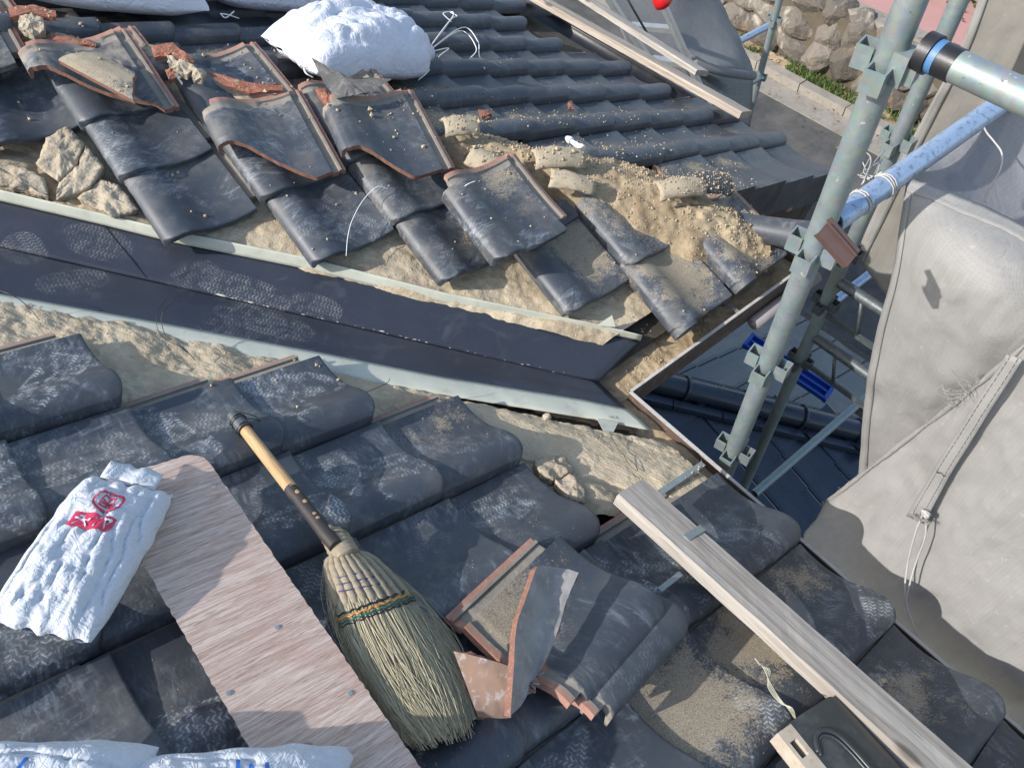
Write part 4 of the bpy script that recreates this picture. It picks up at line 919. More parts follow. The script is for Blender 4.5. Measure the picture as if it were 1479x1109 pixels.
g.tube([q-ev*0.010-eu*0.002, q-ev*0.008+eu*0.005, q+ev*0.002-eu*0.001, q+ev*0.008+eu*0.004, q+ev*0.011-eu*0.001], 0.0018, 5); add('ink_mark', g.mk('ink_mark', M_black, True), bandt)
# frayed threads
fr = MB()
def fray(p, q, n, l, r=0.0007, spread=1.0):
    for k in range(n):
        t = random.random(); a = p.lerp(q, t)+Vector((-0.006, 0, 0)); d = Vector((random.gauss(-0.3, 0.5), random.gauss(0.25, 0.6), random.gauss(0.1, 0.6)))*l*spread
        b = a+d*random.uniform(0.3, 1.0); m_ = a.lerp(b, 0.5)+Vector((random.gauss(0, .3), random.gauss(0, .3), random.gauss(0, .3)))*l; fr.tube(spline([a, m_, b], 7), r, 3)
for j in range(4, 50, 1): fray(P2[0][j], P2[0][j+1], 4, 0.009, 0.0004)
for (u, v) in ((1400, 560), (1385, 572), (1370, 580)): fray(onX(u, v, .255), onX(u+20, v-14, .25), 16, 0.030, 0.0005)
for (u, v) in ((1316, 742), (1330, 748)): fray(onX(u, v, .20), onX(u+14, v+4, .20), 30, 0.012, 0.0005)
for j in range(1, 45): fray(P2[0][0].lerp(P2[2][0], j/45), P2[0][0].lerp(P2[2][0], (j+1)/45), 1, 0.008, 0.0004)
tag(add('frayed_threads', fr.mk('frayed_threads', M_net), n2), kind='stuff')
# cords hanging on it
def ropeobj(pts, r, label, name='grey_cord', mat=M_rope, cat='cord', group='cords tied to the scaffold', n=40):
    g = MB(); sp = spline(pts, n); g.tube(sp, r, 7); o = add(name, g.mk(name, mat, True)); return tag(o, label, cat, group)
X_ = lambda u, v, x: onX(u, v, x)
ropeobj([X_(1333, 742, .20), X_(1322, 770, .19), X_(1311, 815, .18), X_(1307, 860, .14), X_(1318, 900, .12), X_(1336, 932, .115)], 0.0024, 'longer grey cord hanging from the knot at the end of the webbing band')
ropeobj([X_(1338, 742, .20), X_(1336, 775, .19), X_(1322, 815, .18), X_(1312, 850, .15), X_(1308, 868, .135)], 0.0022, 'shorter looped grey cord beside the long one on the lower mesh sheet')
g = MB(); cc = X_(1336, 742, .20)
g.tube([cc+Vector((0.004*math.sin(i*2.2), 0.010*math.cos(i*1.9), 0.008*math.sin(i*1.3))) for i in range(26)], 0.0035, 6); tag(add('cord_knot', g.mk('cord_knot', M_rope, True)), 'bunched knot of frayed grey cord at the lower end of the webbing band', 'knot')
# see-through sheet between blue pipe and hem
top = [Vector((x, 0.272, zb-0.015)) for x in (0.40, 0.55, 0.75, 1.0, 1.4)]
rows = [top, [Vector((x, 0.12, 0.700)) + Vector((0, 0, -0.03)) for x in (0.41, 0.55, 0.75, 1.0, 1.4)], [Vector((x, -0.2, 0.70-0.05)) for x in (0.42, 0.56, 0.76, 1.0, 1.4)], [Vector((x, -0.7, 0.66)) for x in (0.43, 0.57, 0.77, 1.0, 1.4)]]
rows = [[onX(1318, 262, .42), onX(1350, 236, .60), onX(1400, 200, .72), onX(1479, 145, .88), onX(1640, 30, 1.2)],
        [onX(1330, 268, .44), onX(1380, 262, .60), onX(1430, 250, .74), onX(1500, 220, .9), onX(1680, 130, 1.2)],
        [onX(1345, 275, .46), onX(1400, 290, .62), onX(1460, 300, .76), onX(1540, 300, .9), onX(1720, 260, 1.2)],
        [onX(1360, 300, .52), onX(1420, 330, .66), onX(1490, 352, .78), onX(1580, 380, .9), onX(1760, 400, 1.2)]]
n3, P3 = netobj('sheer_mesh_sheet', rows, 40, 34, M_net2, 'see-through grey mesh sheet slung under the blue pipe above the hem', 0.012, 5)
ropeobj([X_(1417, 172, .70), X_(1424, 190, .66), X_(1436, 205, .64), X_(1447, 222, .62), X_(1445, 245, .6), X_(1428, 275, .58), X_(1423, 292, .56)], 0.0020, 'dark grey cord dangling from the blue pipe in front of the sheer sheet')
# beige sheet far behind
rows = [[onX(u, v, x) for u, v, x in r] for r in (
    [(1424, -30, 1.45), (1500, -30, 1.45), (1600, -30, 1.45), (1800, -30, 1.45)],
    [(1388, 70, 1.45), (1460, 80, 1.47), (1600, 100, 1.46), (1800, 120, 1.45)],
    [(1340, 160, 1.45), (1420, 190, 1.5), (1600, 250, 1.47), (1800, 300, 1.45)],
    [(1300, 235, 1.45), (1380, 290, 1.5), (1560, 400, 1.48), (1800, 500, 1.45)],
    [(1262, 310, 1.45), (1340, 380, 1.5), (1500, 500, 1.48), (1760, 700, 1.45)],
    [(1235, 372, 1.45), (1290, 440, 1.48), (1400, 560, 1.46), (1700, 850, 1.45)])]
n4, P4 = netobj('back_mesh_sheet', rows, 50, 60, M_netb, 'beige mesh sheet hanging behind the second post with a hemmed slanting edge', 0.02, 11, 3.0)
tapeon(P4, range(60), range(0, 4), Vector((-0.006, 0, 0.002)), M_net, n4)
# grey sheet by the ladder
rows = [[dep(u, v, d) for u, v, d in r] for r in (
    [(940, -20, 4.9), (985, -20, 5.0), (1020, -20, 5.2), (1035, -10, 5.3)], [(965, 30, 4.9), (1000, 25, 5.05), (1035, 20, 5.2), (1052, 25, 5.3)], [(990, 70, 4.9), (1025, 65, 5.05), (1055, 60, 5.2), (1072, 65, 5.3)],
    [(1003, 92, 4.9), (1040, 95, 4.95), (1070, 98, 5.1), (1090, 108, 5.3)], [(1012, 100, 5.1), (1045, 108, 5.1), (1072, 113, 5.2), (1085, 112, 5.35)])]
n5, P5 = netobj('bunched_mesh_sheet', rows, 30, 36, M_netf, 'grey mesh sheet bunched beside the ladder and the far rail', 0.03, 2, 3.0)
g = MB(); g.tube(spline([dep(1003, 88, 4.8), dep(1025, 99, 4.85), dep(1055, 106, 4.95), dep(1088, 110, 5.2)], 20), 0.028, 10); add('rolled_edge', g.mk('rolled_edge', M_netf, True), n5)
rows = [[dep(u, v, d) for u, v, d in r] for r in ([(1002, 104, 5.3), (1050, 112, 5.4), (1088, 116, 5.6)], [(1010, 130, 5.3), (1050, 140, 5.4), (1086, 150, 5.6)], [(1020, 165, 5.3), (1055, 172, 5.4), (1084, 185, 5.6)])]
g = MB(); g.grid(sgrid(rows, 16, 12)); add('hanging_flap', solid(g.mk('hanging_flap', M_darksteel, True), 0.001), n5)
rows = [[dep(u, v, d) for u, v, d in r] for r in ([(845, -60, 5.6), (900, -60, 5.7), (960, -60, 5.8)], [(880, 0, 5.6), (925, 20, 5.7), (975, 40, 5.8)], [(905, 70, 5.6), (950, 90, 5.7), (1000, 120, 5.8)])]
g = MB(); g.grid(wrinkle(sgrid(rows, 24, 20), 0.03, 3, 1)); add('cloth', solid(g.mk('cloth', M_netf, True), 0.001), n5)

# ------------------------------------------------------------------ mound of bedding earth along the broken hip
HP = [(-40, 30, .10, .02), (30, 48, .10, .035), (120, 70, .10, .03), (230, 92, .09, .035), (330, 128, .08, .028), (450, 160, .07, .02), (560, 190, .06, .01), (650, 205, .08, .02), (760, 232, .12, .030), (870, 262, .17, .045), (960, 292, .18, .055), (1040, 325, .15, .05), (1110, 352, .08, .02)]
hc = spline([onA(u, v, -0.045) for u, v, w_, h_ in HP], 300); hw = np.interp(np.linspace(0, 12, 300), range(13), [q[2] for q in HP]); hh_ = np.interp(np.linspace(0, 12, 300), range(13), [q[3] for q in HP])
P = []; dd = Vector((0.7071, 0.7071, 0))
for i, c in enumerate(hc):
    row = []
    for j in range(60):
        x = (j/59*2-1); w_ = hw[i]*(1+0.3*fbm((i*0.03, (x > 0)*9.0, 0))); p = c+dd*x*w_
        cr = crack((p.x, p.y, 0.0), 9.0)
        p.z += hh_[i]*(1-x*x) - abs(x)*w_*T*0.55*(1 if x > 0 else 0.9) + 0.016*fbm((p.x*11, p.y*11, 0)) + 0.007*fbm((p.x*38, p.y*38, 0)) + 0.004*fbm((p.x*110, p.y*110, 0)) - 0.010*(1-cr)*(i < 170) - 0.03*max(0, abs(x)-0.85)/0.15
        row.append(p)
    P.append(row)
g = MB(); g.grid(P[150:]); add('earth_mound', g.mk('earth_mound', M_mud, True), sA); g = MB(); g.grid(P[:151]); add('earth_mound', g.mk('earth_mound', M_lump, True), sA)

# ------------------------------------------------------------------ loose tiles and pieces
M_shard2 = simple('dusty_dark_shard', (0.12, 0.115, 0.105), .8, var=.5, sc=30, dirt=(.36, .3, .22), dirts=.6)
M_shard = simple('grey_shard_inside', (0.25, 0.24, 0.225), 0.8, var=0.55, sc=22, bst=0.5, dirt=(0.42, 0.36, 0.28), dirts=0.6)
def place_edge(head, butt, plane, h, xloc=0.305, roll=0.0, pitch=0.0, sc=1.0):
    """matrix of a tile whose right edge runs between two seen points"""
    n = NA if plane is onA else NC
    a, b = plane(*head, h), plane(*butt, h); y = (a-b).normalized(); x = y.cross(n).normalized(); z = x.cross(y)
    m = Matrix((x, y, z)).transposed().to_4x4(); m = m @ Matrix.Rotation(roll, 4, 'Y') @ Matrix.Rotation(pitch, 4, 'X')
    mid = (a+b)/2; return Matrix.Translation(mid) @ m @ Matrix.Translation((-xloc, -0.1525, 0.012)) @ Matrix.Scale(sc, 4)
def loose(me, m, label, sand=(0, .17, .13), **kw):
    o = add('loose_roof_tile', me, None, m); tag(o, label, 'roof tile', 'loose tiles lifted off the slopes'); attrs(o, sand=sand[0], sand_x=sand[1], sand_y=sand[2], **kw); return o
def jag(xs, ys, seed, a=0.0035): return lambda x: float(np.interp(x, xs, ys)) + a*fbm((x*60, seed, 0), 3) if x < xs[-1]-0.001 else ys[-1]
t1 = tile_mesh(ymin=jag([0, .05, .1, .15, .2, .25, .262, .305], [.235, .215, .165, .115, .07, .03, .0, .0], 1))
loose(t1, place_edge((186, 34), (250, 132), onA, 0.062, pitch=0.04), 'big broken tile at the upper left with clay crust and a shard lying on it', scuff=.8, dust=.6, foot=.2)
t1b = tile_mesh(xmin=0.02, xmax=0.10, ymin=jag([0, .04, .1], [.02, .05, .09], 5), ymax=jag([0, .05, .1], [.28, .25, .21], 8))
o = add('loose_tile_shard', t1b, None, place_edge((118, 62), (215, 118), onA, 0.092, xloc=0.10, roll=-0.1)); tag(o, 'long curved grey shard lying on top of the broken upper left tile', 'tile shard'); attrs(o, dust=.9, foot=0, sand=.8, sand_x=.06, sand_y=.2)
t2 = tile_mesh(ymin=jag([0, .04, .08, .13, .17, .205, .215, .305], [.165, .158, .130, .085, .045, .01, .0, .0], 2))
loose(t2, place_edge((437, 118), (498, 232), onA, 0.060, pitch=0.03), 'broken tile with red clay head strip and its lower left corner snapped off', scuff=.9, dust=.35, foot=.2)
t3 = tile_mesh(ymin=jag([0, .05, .1, .14, .165, .18, .305], [.125, .115, .075, .035, .008, .0, .0], 3))
loose(t3, place_edge((600, 115), (659, 232), onA, 0.066, pitch=0.02), 'broken tile below the white sack with bright red head strip and rail', scuff=.5, dust=.25, foot=.1)
loose(tile_mesh(sag=0.5), place_edge((748, 208), (836, 322), onA, 0.075, roll=0.02), 'loose whole tile with swirled grey smears lying askew right of the middle', scuff=1.3, dust=.35, foot=0, sand=(.45, .2, .25))
loose(TM_hi, place_edge((-18, -34), (40, 70), onA, 0.06, roll=0.04), 'tile at the left picture edge, only its dusty right side showing', dust=.7, foot=0)
loose(tile_mesh(ymax=jag([0, .15, .305], [.30, .27, .30], 7)), place_edge((-52, -20), (10, 102), onA, 0.042, roll=0.02), 'tile half hidden under the edge tile at the far left', dust=.6, foot=0)
t6 = tile_mesh(ymax=lambda x: 0.305 if x > 0.02 else 0.29)
loose(TM_hi, place_edge((688, 884), (826, 766), onC, 0.040, roll=0.0), 'lower loose tile peeping out under the red-edged one beside the broom', dust=.1, foot=.2)
loose(TM_hi, place_edge((653, 866), (790, 748), onC, 0.062, roll=-0.02), 'loose tile with pink red head edge beside the broom, a curved shard on it', (.8, .26, .27), scuff=.8, foot=.8, dust=.1)
def shell(name, rows, mats, th, label, cat='tile shard', nu=22, nv=22, rough_=0.0):
    P = sgrid(rows, nu, nv); P = [[p+Vector((0, 0, rough_*fbm((p.x*60, p.y*60, 0)))) for p in r] for r in P]
    N_ = [[None]*nu for _ in range(nv)]
    for i in range(nv):
        for j in range(nu):
            n_ = (P[min(i+1, nv-1)][j]-P[max(i-1, 0)][j]).cross(P[i][min(j+1, nu-1)]-P[i][max(j-1, 0)]).normalized(); N_[i][j] = n_ if n_.z > 0 else -n_
    Q = [[P[i][j]-N_[i][j]*th for j in range(nu)] for i in range(nv)]
    g = MB(); g.grid(P, 0); g.grid([r[::-1] for r in Q], 0)
    for A_, B_ in ((P[0], Q[0]), (P[-1], Q[-1]), ([r[0] for r in P], [r[0] for r in Q]), ([r[-1] for r in P], [r[-1] for r in Q])): g.grid([A_, B_], 1)
    me = mesh(name, g.v, g.f, [mats[0], mats[-1]], g.m, True); bm = bmesh.new(); bm.from_mesh(me); bmesh.ops.remove_doubles(bm, verts=bm.verts, dist=1e-5); bmesh.ops.recalc_face_normals(bm, faces=bm.faces)
    for e in bm.edges:
        if len(e.link_faces) == 2 and e.calc_face_angle(0) > 0.8: e.smooth = False
    bm.to_mesh(me); bm.free(); o = add(name, me); tag(o, label, cat); return o
M_rust = simple('brown_stained_clay', (0.19, 0.12, 0.085), 0.8, var=0.4, sc=18, dirt=(0.36, 0.35, 0.35), dirts=0.85)
shell('curved_tile_shard', [[onC(776, 817, .15), onC(800, 818, .125), onC(836, 826, .13)], [onC(760, 862, .14), onC(790, 865, .11), onC(818, 868, .115)], [onC(746, 905, .135), onC(775, 915, .10), onC(806, 910, .105)],
      [onC(742, 965, .12), onC(770, 960, .085), onC(790, 950, .09)], [onC(737, 1034, .08), onC(755, 1015, .06), onC(770, 985, .075)]], (M_shard, M_frac), 0.011, 'long grey curved shard standing across the red-edged tile beside the broom', rough_=0.004)
shell('curved_tile_shard', [[onC(655, 940, .055), onC(690, 948, .09), onC(738, 962, .10)], [onC(672, 985, .045), onC(705, 992, .065), onC(740, 1002, .075)], [onC(690, 1034, .035), onC(715, 1037, .04), onC(738, 1036, .045)]], (M_rust, M_frac), 0.012, 'brown-stained shard lying between the broom tip and the grey shard', rough_=0.002)
# half round pieces coated in sand
M_sandt = simple('sand_coated_glaze', (0.36, 0.30, 0.21), 0.9, var=0.3, sc=22, bst=0.5, dirt=(0.06, 0.065, 0.075), dirts=0.35)
def halfround(px0, px1, r, h, label, k=0.0, pl=onA, mat=None):
    a, b = pl(*px0, h), pl(*px1, h); ax = (b-a).normalized(); n = NA; s_ = ax.cross(n).normalized(); up_ = s_.cross(ax); P = []
    for i in range(12):
        t = i/11; c = a.lerp(b, t)+up_*0.012*math.sin(math.pi*t)
        P.append([c+s_*math.cos(q)*r*(1-k*t)+up_*math.sin(q)*r*0.62*(1-k*t)+Vector((1, 1, 1))*0.003*fbm((t*6, q*2, r*99)) for q in np.linspace(0.05, math.pi*0.97, 14)])
    g = MB(); g.grid(P); o = add('half_round_tile', solid(g.mk('half_round_tile', mat or M_sandt, True), 0.010)); return tag(o, label, 'half round tile', 'sandy half round pieces along the hip')
halfround((770, 232), (842, 230), .036, .03, 'sandy half round piece just below the small white bit')
halfround((793, 258), (858, 273), .034, .03, 'stubby sandy half round piece between the askew tile and the mound', .2)
halfround((992, 268), (1052, 268), .040, .03, 'dark glazed half round piece at the far side of the mound', .0, onA, M_dktile)
halfround((948, 278), (1015, 270), .036, .045, 'sandy half round piece at the far end of the mound', .1)
halfround((640, 186), (690, 184), .034, .01, 'pale dusty half round piece right of the bright red tile head')
halfround((678, 225), (752, 268), .040, .00, 'dusty half round piece tucked behind the askew tile', .0)
M_redf = simple('broken_red_clay', (0.26, 0.095, 0.058), 0.85, var=0.35, sc=50, bst=0.6, bd=0.003, dirt=(0.40, 0.33, 0.24), dirts=0.55)
def frag(px, pl, h, label, t=0.016, mat=None, rough_=0.0022, sub=2):
    pts = [pl(u, v, h) for u, v in px]; c = sum(pts, Vector())/len(pts); n = NA if pl is onA else NC; bm = bmesh.new(); ring = []
    for i, p in enumerate(pts):
        q = pts[(i+1) % len(pts)]
        for s_ in (0, .33, .66): ring.append(p.lerp(q, s_)+n*(0.006*fbm(p*30+Vector((s_*9, 0, 0)))))
    vt = [bm.verts.new(p) for p in ring]; vb = [bm.verts.new(p-n*t+(c-p)*0.12) for p in ring]; ct = bm.verts.new(c+n*0.006); k = len(ring)
    for i in range(k): bm.faces.new((vt[i], vt[(i+1) % k], ct)); bm.faces.new((vt[(i+1) % k], vt[i], vb[i], vb[(i+1) % k]))
    bm.faces.new(vb[::-1]); bmesh.ops.triangulate(bm, faces=bm.faces[:]); bmesh.ops.subdivide_edges(bm, edges=bm.edges[:], cuts=sub, use_grid_fill=True)
    for v in bm.verts: v.co += n*rough_*2.2*fbm(v.co*38, 4)+Vector((1, 1, 0))*rough_*0.7*fbm(v.co*60+Vector((9, 0, 0)), 3)
    me = bpy.data.meshes.new('tile_fragment'); bm.to_mesh(me); bm.free(); me.materials.append(mat or M_redf); o = add('tile_fragment', me); return tag(o, label, 'tile fragment', 'broken red clay fragments along the hip')
o = frag([(449, 82), (472, 100), (512, 112), (566, 114), (536, 134), (486, 144), (466, 116)], onA, .085, 'dusty grey shard leaning behind the bright red tile head, under the white sack', .012, M_shard2); o.name = 'tile_shard'; o['category'] = 'tile shard'
frag([(12, 12), (45, 6), (80, 16), (82, 26), (45, 20), (15, 27)], onA, .05, 'curved red fragment at the top left corner near the sacks')
frag([(218, 68), (250, 62), (262, 75), (240, 80), (222, 82)], onA, .04, 'red fragment right of the big broken tile, under the first row')
frag([(246, 76), (262, 74), (281, 88), (276, 97), (258, 88)], onA, .045, 'small red fragment pointing down the hip beside the clay lump')
frag([(298, 104), (335, 114), (372, 124), (410, 122), (408, 131), (360, 134), (318, 120)], onA, .035, 'longest red fragment, lying across the crumbs in the middle of the hip')
frag([(72, 47), (110, 54), (140, 62), (138, 68), (100, 62), (76, 58)], onA, .03, 'red fragment beneath the head of the big broken tile')
frag([(455, 130), (470, 128), (484, 142), (486, 152), (470, 150)], onA, .03, 'dark red fragment in the gap left of the bright red tile head')
frag([(238, 100), (250, 98), (254, 112), (244, 116)], onA, .03, 'tiny red fragment at the right corner of the big broken tile')
frag([(690, 158), (708, 160), (712, 166), (696, 168)], onB, -.01, 'flat red chip lying in a sandy pan right of the sack', .008)
frag([(820, 148), (826, 146), (830, 158), (822, 158)], onB, -.01, 'single bright red chip on the far slope', .006)
for px_, lb in (([(28, 22), (62, 24), (64, 44), (48, 52), (26, 40)], 'clay lump in the top left corner below the curved red piece'), ([(240, 78), (262, 84), (282, 98), (270, 108), (244, 94)], 'pale clay lump wedged beside the small red fragments'), ([(280, 98), (298, 102), (292, 114), (276, 110)], 'small clay lump at the left end of the longest red fragment')):
    o = frag(px_, onA, .05, lb, .03, M_lump, .004, 4); o.name = 'clay_lump'; o['category'] = 'clay lump'; o['group'] = 'clay lumps along the hip'

for px_, pl_, h_, lb in (([(66, 200), (98, 182), (122, 208), (108, 240), (84, 262), (52, 238)], onA, -.022, 'largest pale clay block in the cracked bedding at the left edge, beside the valley'),
        ([(124, 211), (151, 242), (130, 272), (80, 286), (86, 264), (110, 242)], onA, -.024, 'pale clay block right of the largest one, under the second row of tiles'),
        ([(112, 288), (145, 258), (172, 268), (200, 303), (164, 312)], onA, -.026, 'low clay block lying against the upper folded edge at the left'),
        ([(-20, 236), (28, 240), (64, 256), (70, 284), (30, 272), (-20, 262)], onA, -.026, 'flat clay block cut by the left picture edge'),
        ([(771, 664), (800, 658), (818, 661), (830, 680), (800, 690), (780, 682)], onC, -.036, 'upper half of the cracked clay slab by the pale sand'),
        ([(802, 692), (832, 682), (843, 696), (846, 726), (820, 716)], onC, -.036, 'lower half of the cracked clay slab by the pale sand')):
    o = frag(px_, pl_, h_, lb, .035, M_lump, .0045, 5); o.name = 'clay_block'; o['category'] = 'clay block'; o['group'] = 'cracked blocks of bedding clay'; o.data.polygons.foreach_set('use_smooth', [True]*len(o.data.polygons))
# sandy washers
def blob(name, c, r, mat, label, cat, sq=(1, 1, 1), amp=.25, seed=0):
    bm = bmesh.new(); bmesh.ops.create_icosphere(bm, subdivisions=3, radius=1)
    for v in bm.verts:
        k = 1+amp*fbm(v.co*1.6+Vector((seed, 0, 0))); v.co = Vector((v.co.x*sq[0], v.co.y*sq[1], v.co.z*sq[2]))*r*k
    me = bpy.data.meshes.new(name); bm.to_mesh(me); bm.free(); me.materials.append(mat); o = add(name, me, None, Matrix.Translation(c)); return tag(o, label, cat)
blob('sand_lump', onC(790, 602, -.035), .010, M_lump, 'little crumb of clay sitting against the lower folded edge', 'clay lump', (1.2, 1, .8))
# small white plastic bit on the mound
wb = thing('white_plastic_fitting', onA(828, 208, .03), 'small white plastic fitting lying on the tiles above the mound', 'fitting')
a, b = onB(818, 199, .03), onB(842, 216, .03)
g = MB(); g.tube([a, a.lerp(b, .15), a.lerp(b, .3), a.lerp(b, .32), a.lerp(b, .8), a.lerp(b, .82), b], .01, 10, rs=[.006, .012, .012, .007, .010, .014, .013]); add('body', g.mk('body', M_string, False), wb)

# ------------------------------------------------------------------ sacks
def pillow(name, c, ax, ay, L, Wd, H, seed, mat, label, cat, p=3.2, neck=None, n=90, m=64, cr=1.0):
    ax = Vector(ax).normalized(); ay = Vector(ay); ay = (ay-ax*ay.dot(ax)).normalized(); az = ax.cross(ay)
    if az.z < 0: az = -az
    def S(a, b, sg=1):
        w_ = Wd
        x = a*L; y = b*w_*(1-0.10*abs(a)**4); e = (1-abs(a)**p)*(1-abs(b)**p); z = H*max(0, e)**0.55
        if neck:
            tn = max(0, a-0.55)/0.45; y *= (1-0.80*tn**1.2); z *= (1-0.25*tn); x += 0.05*L*tn
        n1_ = noise.noise(Vector((a*2.2+seed, b*2.2, sg*2.0)))*0.22 + noise.noise(Vector((a*5+seed, b*4.4, sg)))*0.10
        wq = 0.5*noise.noise(Vector((a*1.5, b*1.5, seed))); rd = abs(noise.noise(Vector((a*1.1+seed*2, b*3.2+wq, sg*3.0)))); rd2 = abs(noise.noise(Vector((a*3.4+seed, b*2.0+a*1.5+wq, 7.0)))); rd3 = abs(noise.noise(Vector((a*5+b*4+seed, b*6-a*2, 3.0))))
        z *= 1+n1_*0.8; z -= cr*H*(0.11*math.exp(-rd*9)+0.05*math.exp(-rd2*12)+0.02*math.exp(-rd3*10))*min(1, 2*max(0, e))
        y += 0.05*Wd*noise.noise(Vector((a*4+seed, sg, 5))); x += 0.05*L*noise.noise(Vector((b*4+seed, sg, 9)))*(abs(a) > .5)
        return Vector(c)+ax*x+ay*y+az*(z if sg > 0 else -0.35*H*max(0, e)**.6)
    def par(t): return math.copysign(1-(1-abs(t))**1.7, t)
    P = [[S(par(-1+2*i/n), par(-1+2*j/m)) for j in range(m+1)] for i in range(n+1)]; Q = [[S(par(-1+2*i/n), par(-1+2*j/m), -1) for j in range(m+1)] for i in range(n+1)]
    t = thing(name, c, label, cat, 'sacks and bags on the roof'); g = MB(); g.grid(P); g.grid([r[::-1] for r in Q]); me = g.mk('bag', mat, True)
    bm = bmesh.new(); bm.from_mesh(me); bmesh.ops.remove_doubles(bm, verts=bm.verts, dist=2e-4); bmesh.ops.recalc_face_normals(bm, faces=bm.faces); bm.to_mesh(me); bm.free()
    add('bag', me, t); return t, S
def strands(parent, start, ends, r=0.0016, mat=M_string, nm='string'):
    for e in ends:
        g = MB(); g.tube(spline([start]+e, 26), r, 5); add(nm, g.mk(nm, mat, True), parent)
c = onB(520, 78, .05); ax = onB(630, 62, .05)-onB(425, 62, .05)
bt, S = pillow('white_sack', c, ax, (-.3, 1, .1), .275, .165, .15, 2.3, M_bag, 'full white woven sack with its tied neck pointing right, on the far slope', 'sack', neck=True)
nk = S(1, 0)
g = MB(); g.tube([nk-Vector(ax).normalized()*.01, nk+Vector(ax).normalized()*.02], .022, 12, rs=[.020, .03]); add('neck', g.mk('neck', M_bag, True), bt)
strands(bt, nk, [[onB(655, 22, .06), onB(640, 20, .05), onB(652, 32, .03)], [onB(668, 40, .05), onB(690, 60, .03), onB(692, 80, .0), onB(700, 100, -.0)], [onB(665, 45, .04), onB(688, 70, .03), onB(676, 88, .0)], [onB(648, 70, .0), onB(634, 82, .0), onB(618, 104, -.01), onB(604, 116, 0)], [onB(650, 30, .07), onB(660, 24, .05), onB(650, 18, .05)]], .0022)
b2, S2 = pillow('white_sack', onB(150, -22, .05), onB(240, -10, 0)-onB(60, -30, 0), (-.3, 1, .1), .27, .17, .15, 7.1, M_bag, 'white woven sack at the top left, cut by the picture edge', 'sack')
b3, S3 = pillow('white_sack', onB(372, -18, .05), onB(450, -12, 0)-onB(300, -26, 0), (-.3, 1, .1), .22, .17, .15, 11.9, M_bag, 'white woven sack at the top edge between the other two', 'sack')
strands(b3, onB(318, 20, .05), [[onB(330, 22, .05), onB(345, 27, .03)], [onB(326, 26, .04), onB(338, 17, .05)]], .002)
tag(ropeobj([onA(452, 112, .05), onA(442, 106, .06), onA(440, 98, .05), onA(452, 96, .06), onA(463, 98, .06)], .0022, 'short loop of white cord beside the tilted shard', 'short_white_string', M_string, group=None), None)

# ------------------------------------------------------------------ planks
def beam(name, a, b, wdt, th, n, mat, label, cat, seed=0, parent=None, end_mat=None):
    """plank with slightly worn edges; object space runs along Y for the grain"""
    a, b = Vector(a), Vector(b); y = (b-a).normalized(); x = y.cross(Vector(n)).normalized(); z = x.cross(y); L = (b-a).length
    m = Matrix((x, y, z)).transposed().to_4x4(); m.translation = a; vs = []; N_ = 60
    prof = [(-1, -1), (-1, .6), (-.93, 1), (-.5, 1), (0, 1), (.5, 1), (.93, 1), (1, .6), (1, -1)]
    for i in range(N_+1):
        yy = L*i/N_
        for (px_, pz_) in prof:
            w1 = wdt/2*(1+0.010*fbm((yy*9, px_, seed))); vs.append((px_*w1, yy+0.003*fbm((px_*4, pz_*3, i > N_/2))*(i in (0, N_)), pz_*th/2+0.0012*fbm((yy*14, px_*3, seed+4))-0.0008*abs(px_)))
    k = len(prof); fs = []
    for i in range(N_):
        for j in range(k): fs.append((i*k+j, i*k+(j+1) % k, (i+1)*k+(j+1) % k, (i+1)*k+j))
    fs.append(tuple(range(k))[::-1]); fs.append(tuple(N_*k+j for j in range(k)))
    me = mesh(name, vs, fs, mat); fixn(me); o = add(name, me, parent, m); 
    if label: tag(o, label, cat)
    return o
a, b = onC(908, 708, .060), onC(1246, 1010, .066); b = a+(b-a)*1.9
beam('wooden_plank', a, b, .098, .030, NC, M_grey_wood, 'grey weathered plank lying across the near slope at the lower right', 'plank', 3)
c0 = onC(998, 777, .060)+NC*.0175; e = (onC(1012, 768, .075)-onC(983, 786, .075)).normalized(); f_ = (b-a).normalized()
g = MB(); g.box(c0, e*.030, f_*.0085, NC*.0022); g.box(c0-e*.0285-NC*.005, e*.0016, f_*.0085, NC*.0065); tag(add('metal_clip', g.mk('metal_clip', M_galv)), 'small flat metal clip resting on the upper end of the grey plank', 'clip')
g = MB(); g.box(onC(968, 840, .03), (onC(983, 828, .03)-onC(952, 852, .03))/2, f_*.006, NC*.002); tag(add('metal_strip', g.mk('metal_strip', M_galv)), 'thin metal strip sticking out of the tiles left of the grey plank', 'metal strip')
a, b = onB(748, -18, .045), onB(1077, 166, .050); a = b+(a-b)*1.3
beam('wooden_plank', a, b, .088, .030, NC, M_tan_wood, 'long pale plank lying along the far eave, its sawn end nearest the road', 'plank', 5)
a, b = onB(800, -30, .035), onB(1014, 106, .040); a = b+(a-b)*1.25
beam('wooden_plank', a, b, .085, .026, NC, M_grey_wood, 'shorter grey plank laid beside the long pale one at the far eave', 'plank', 6)

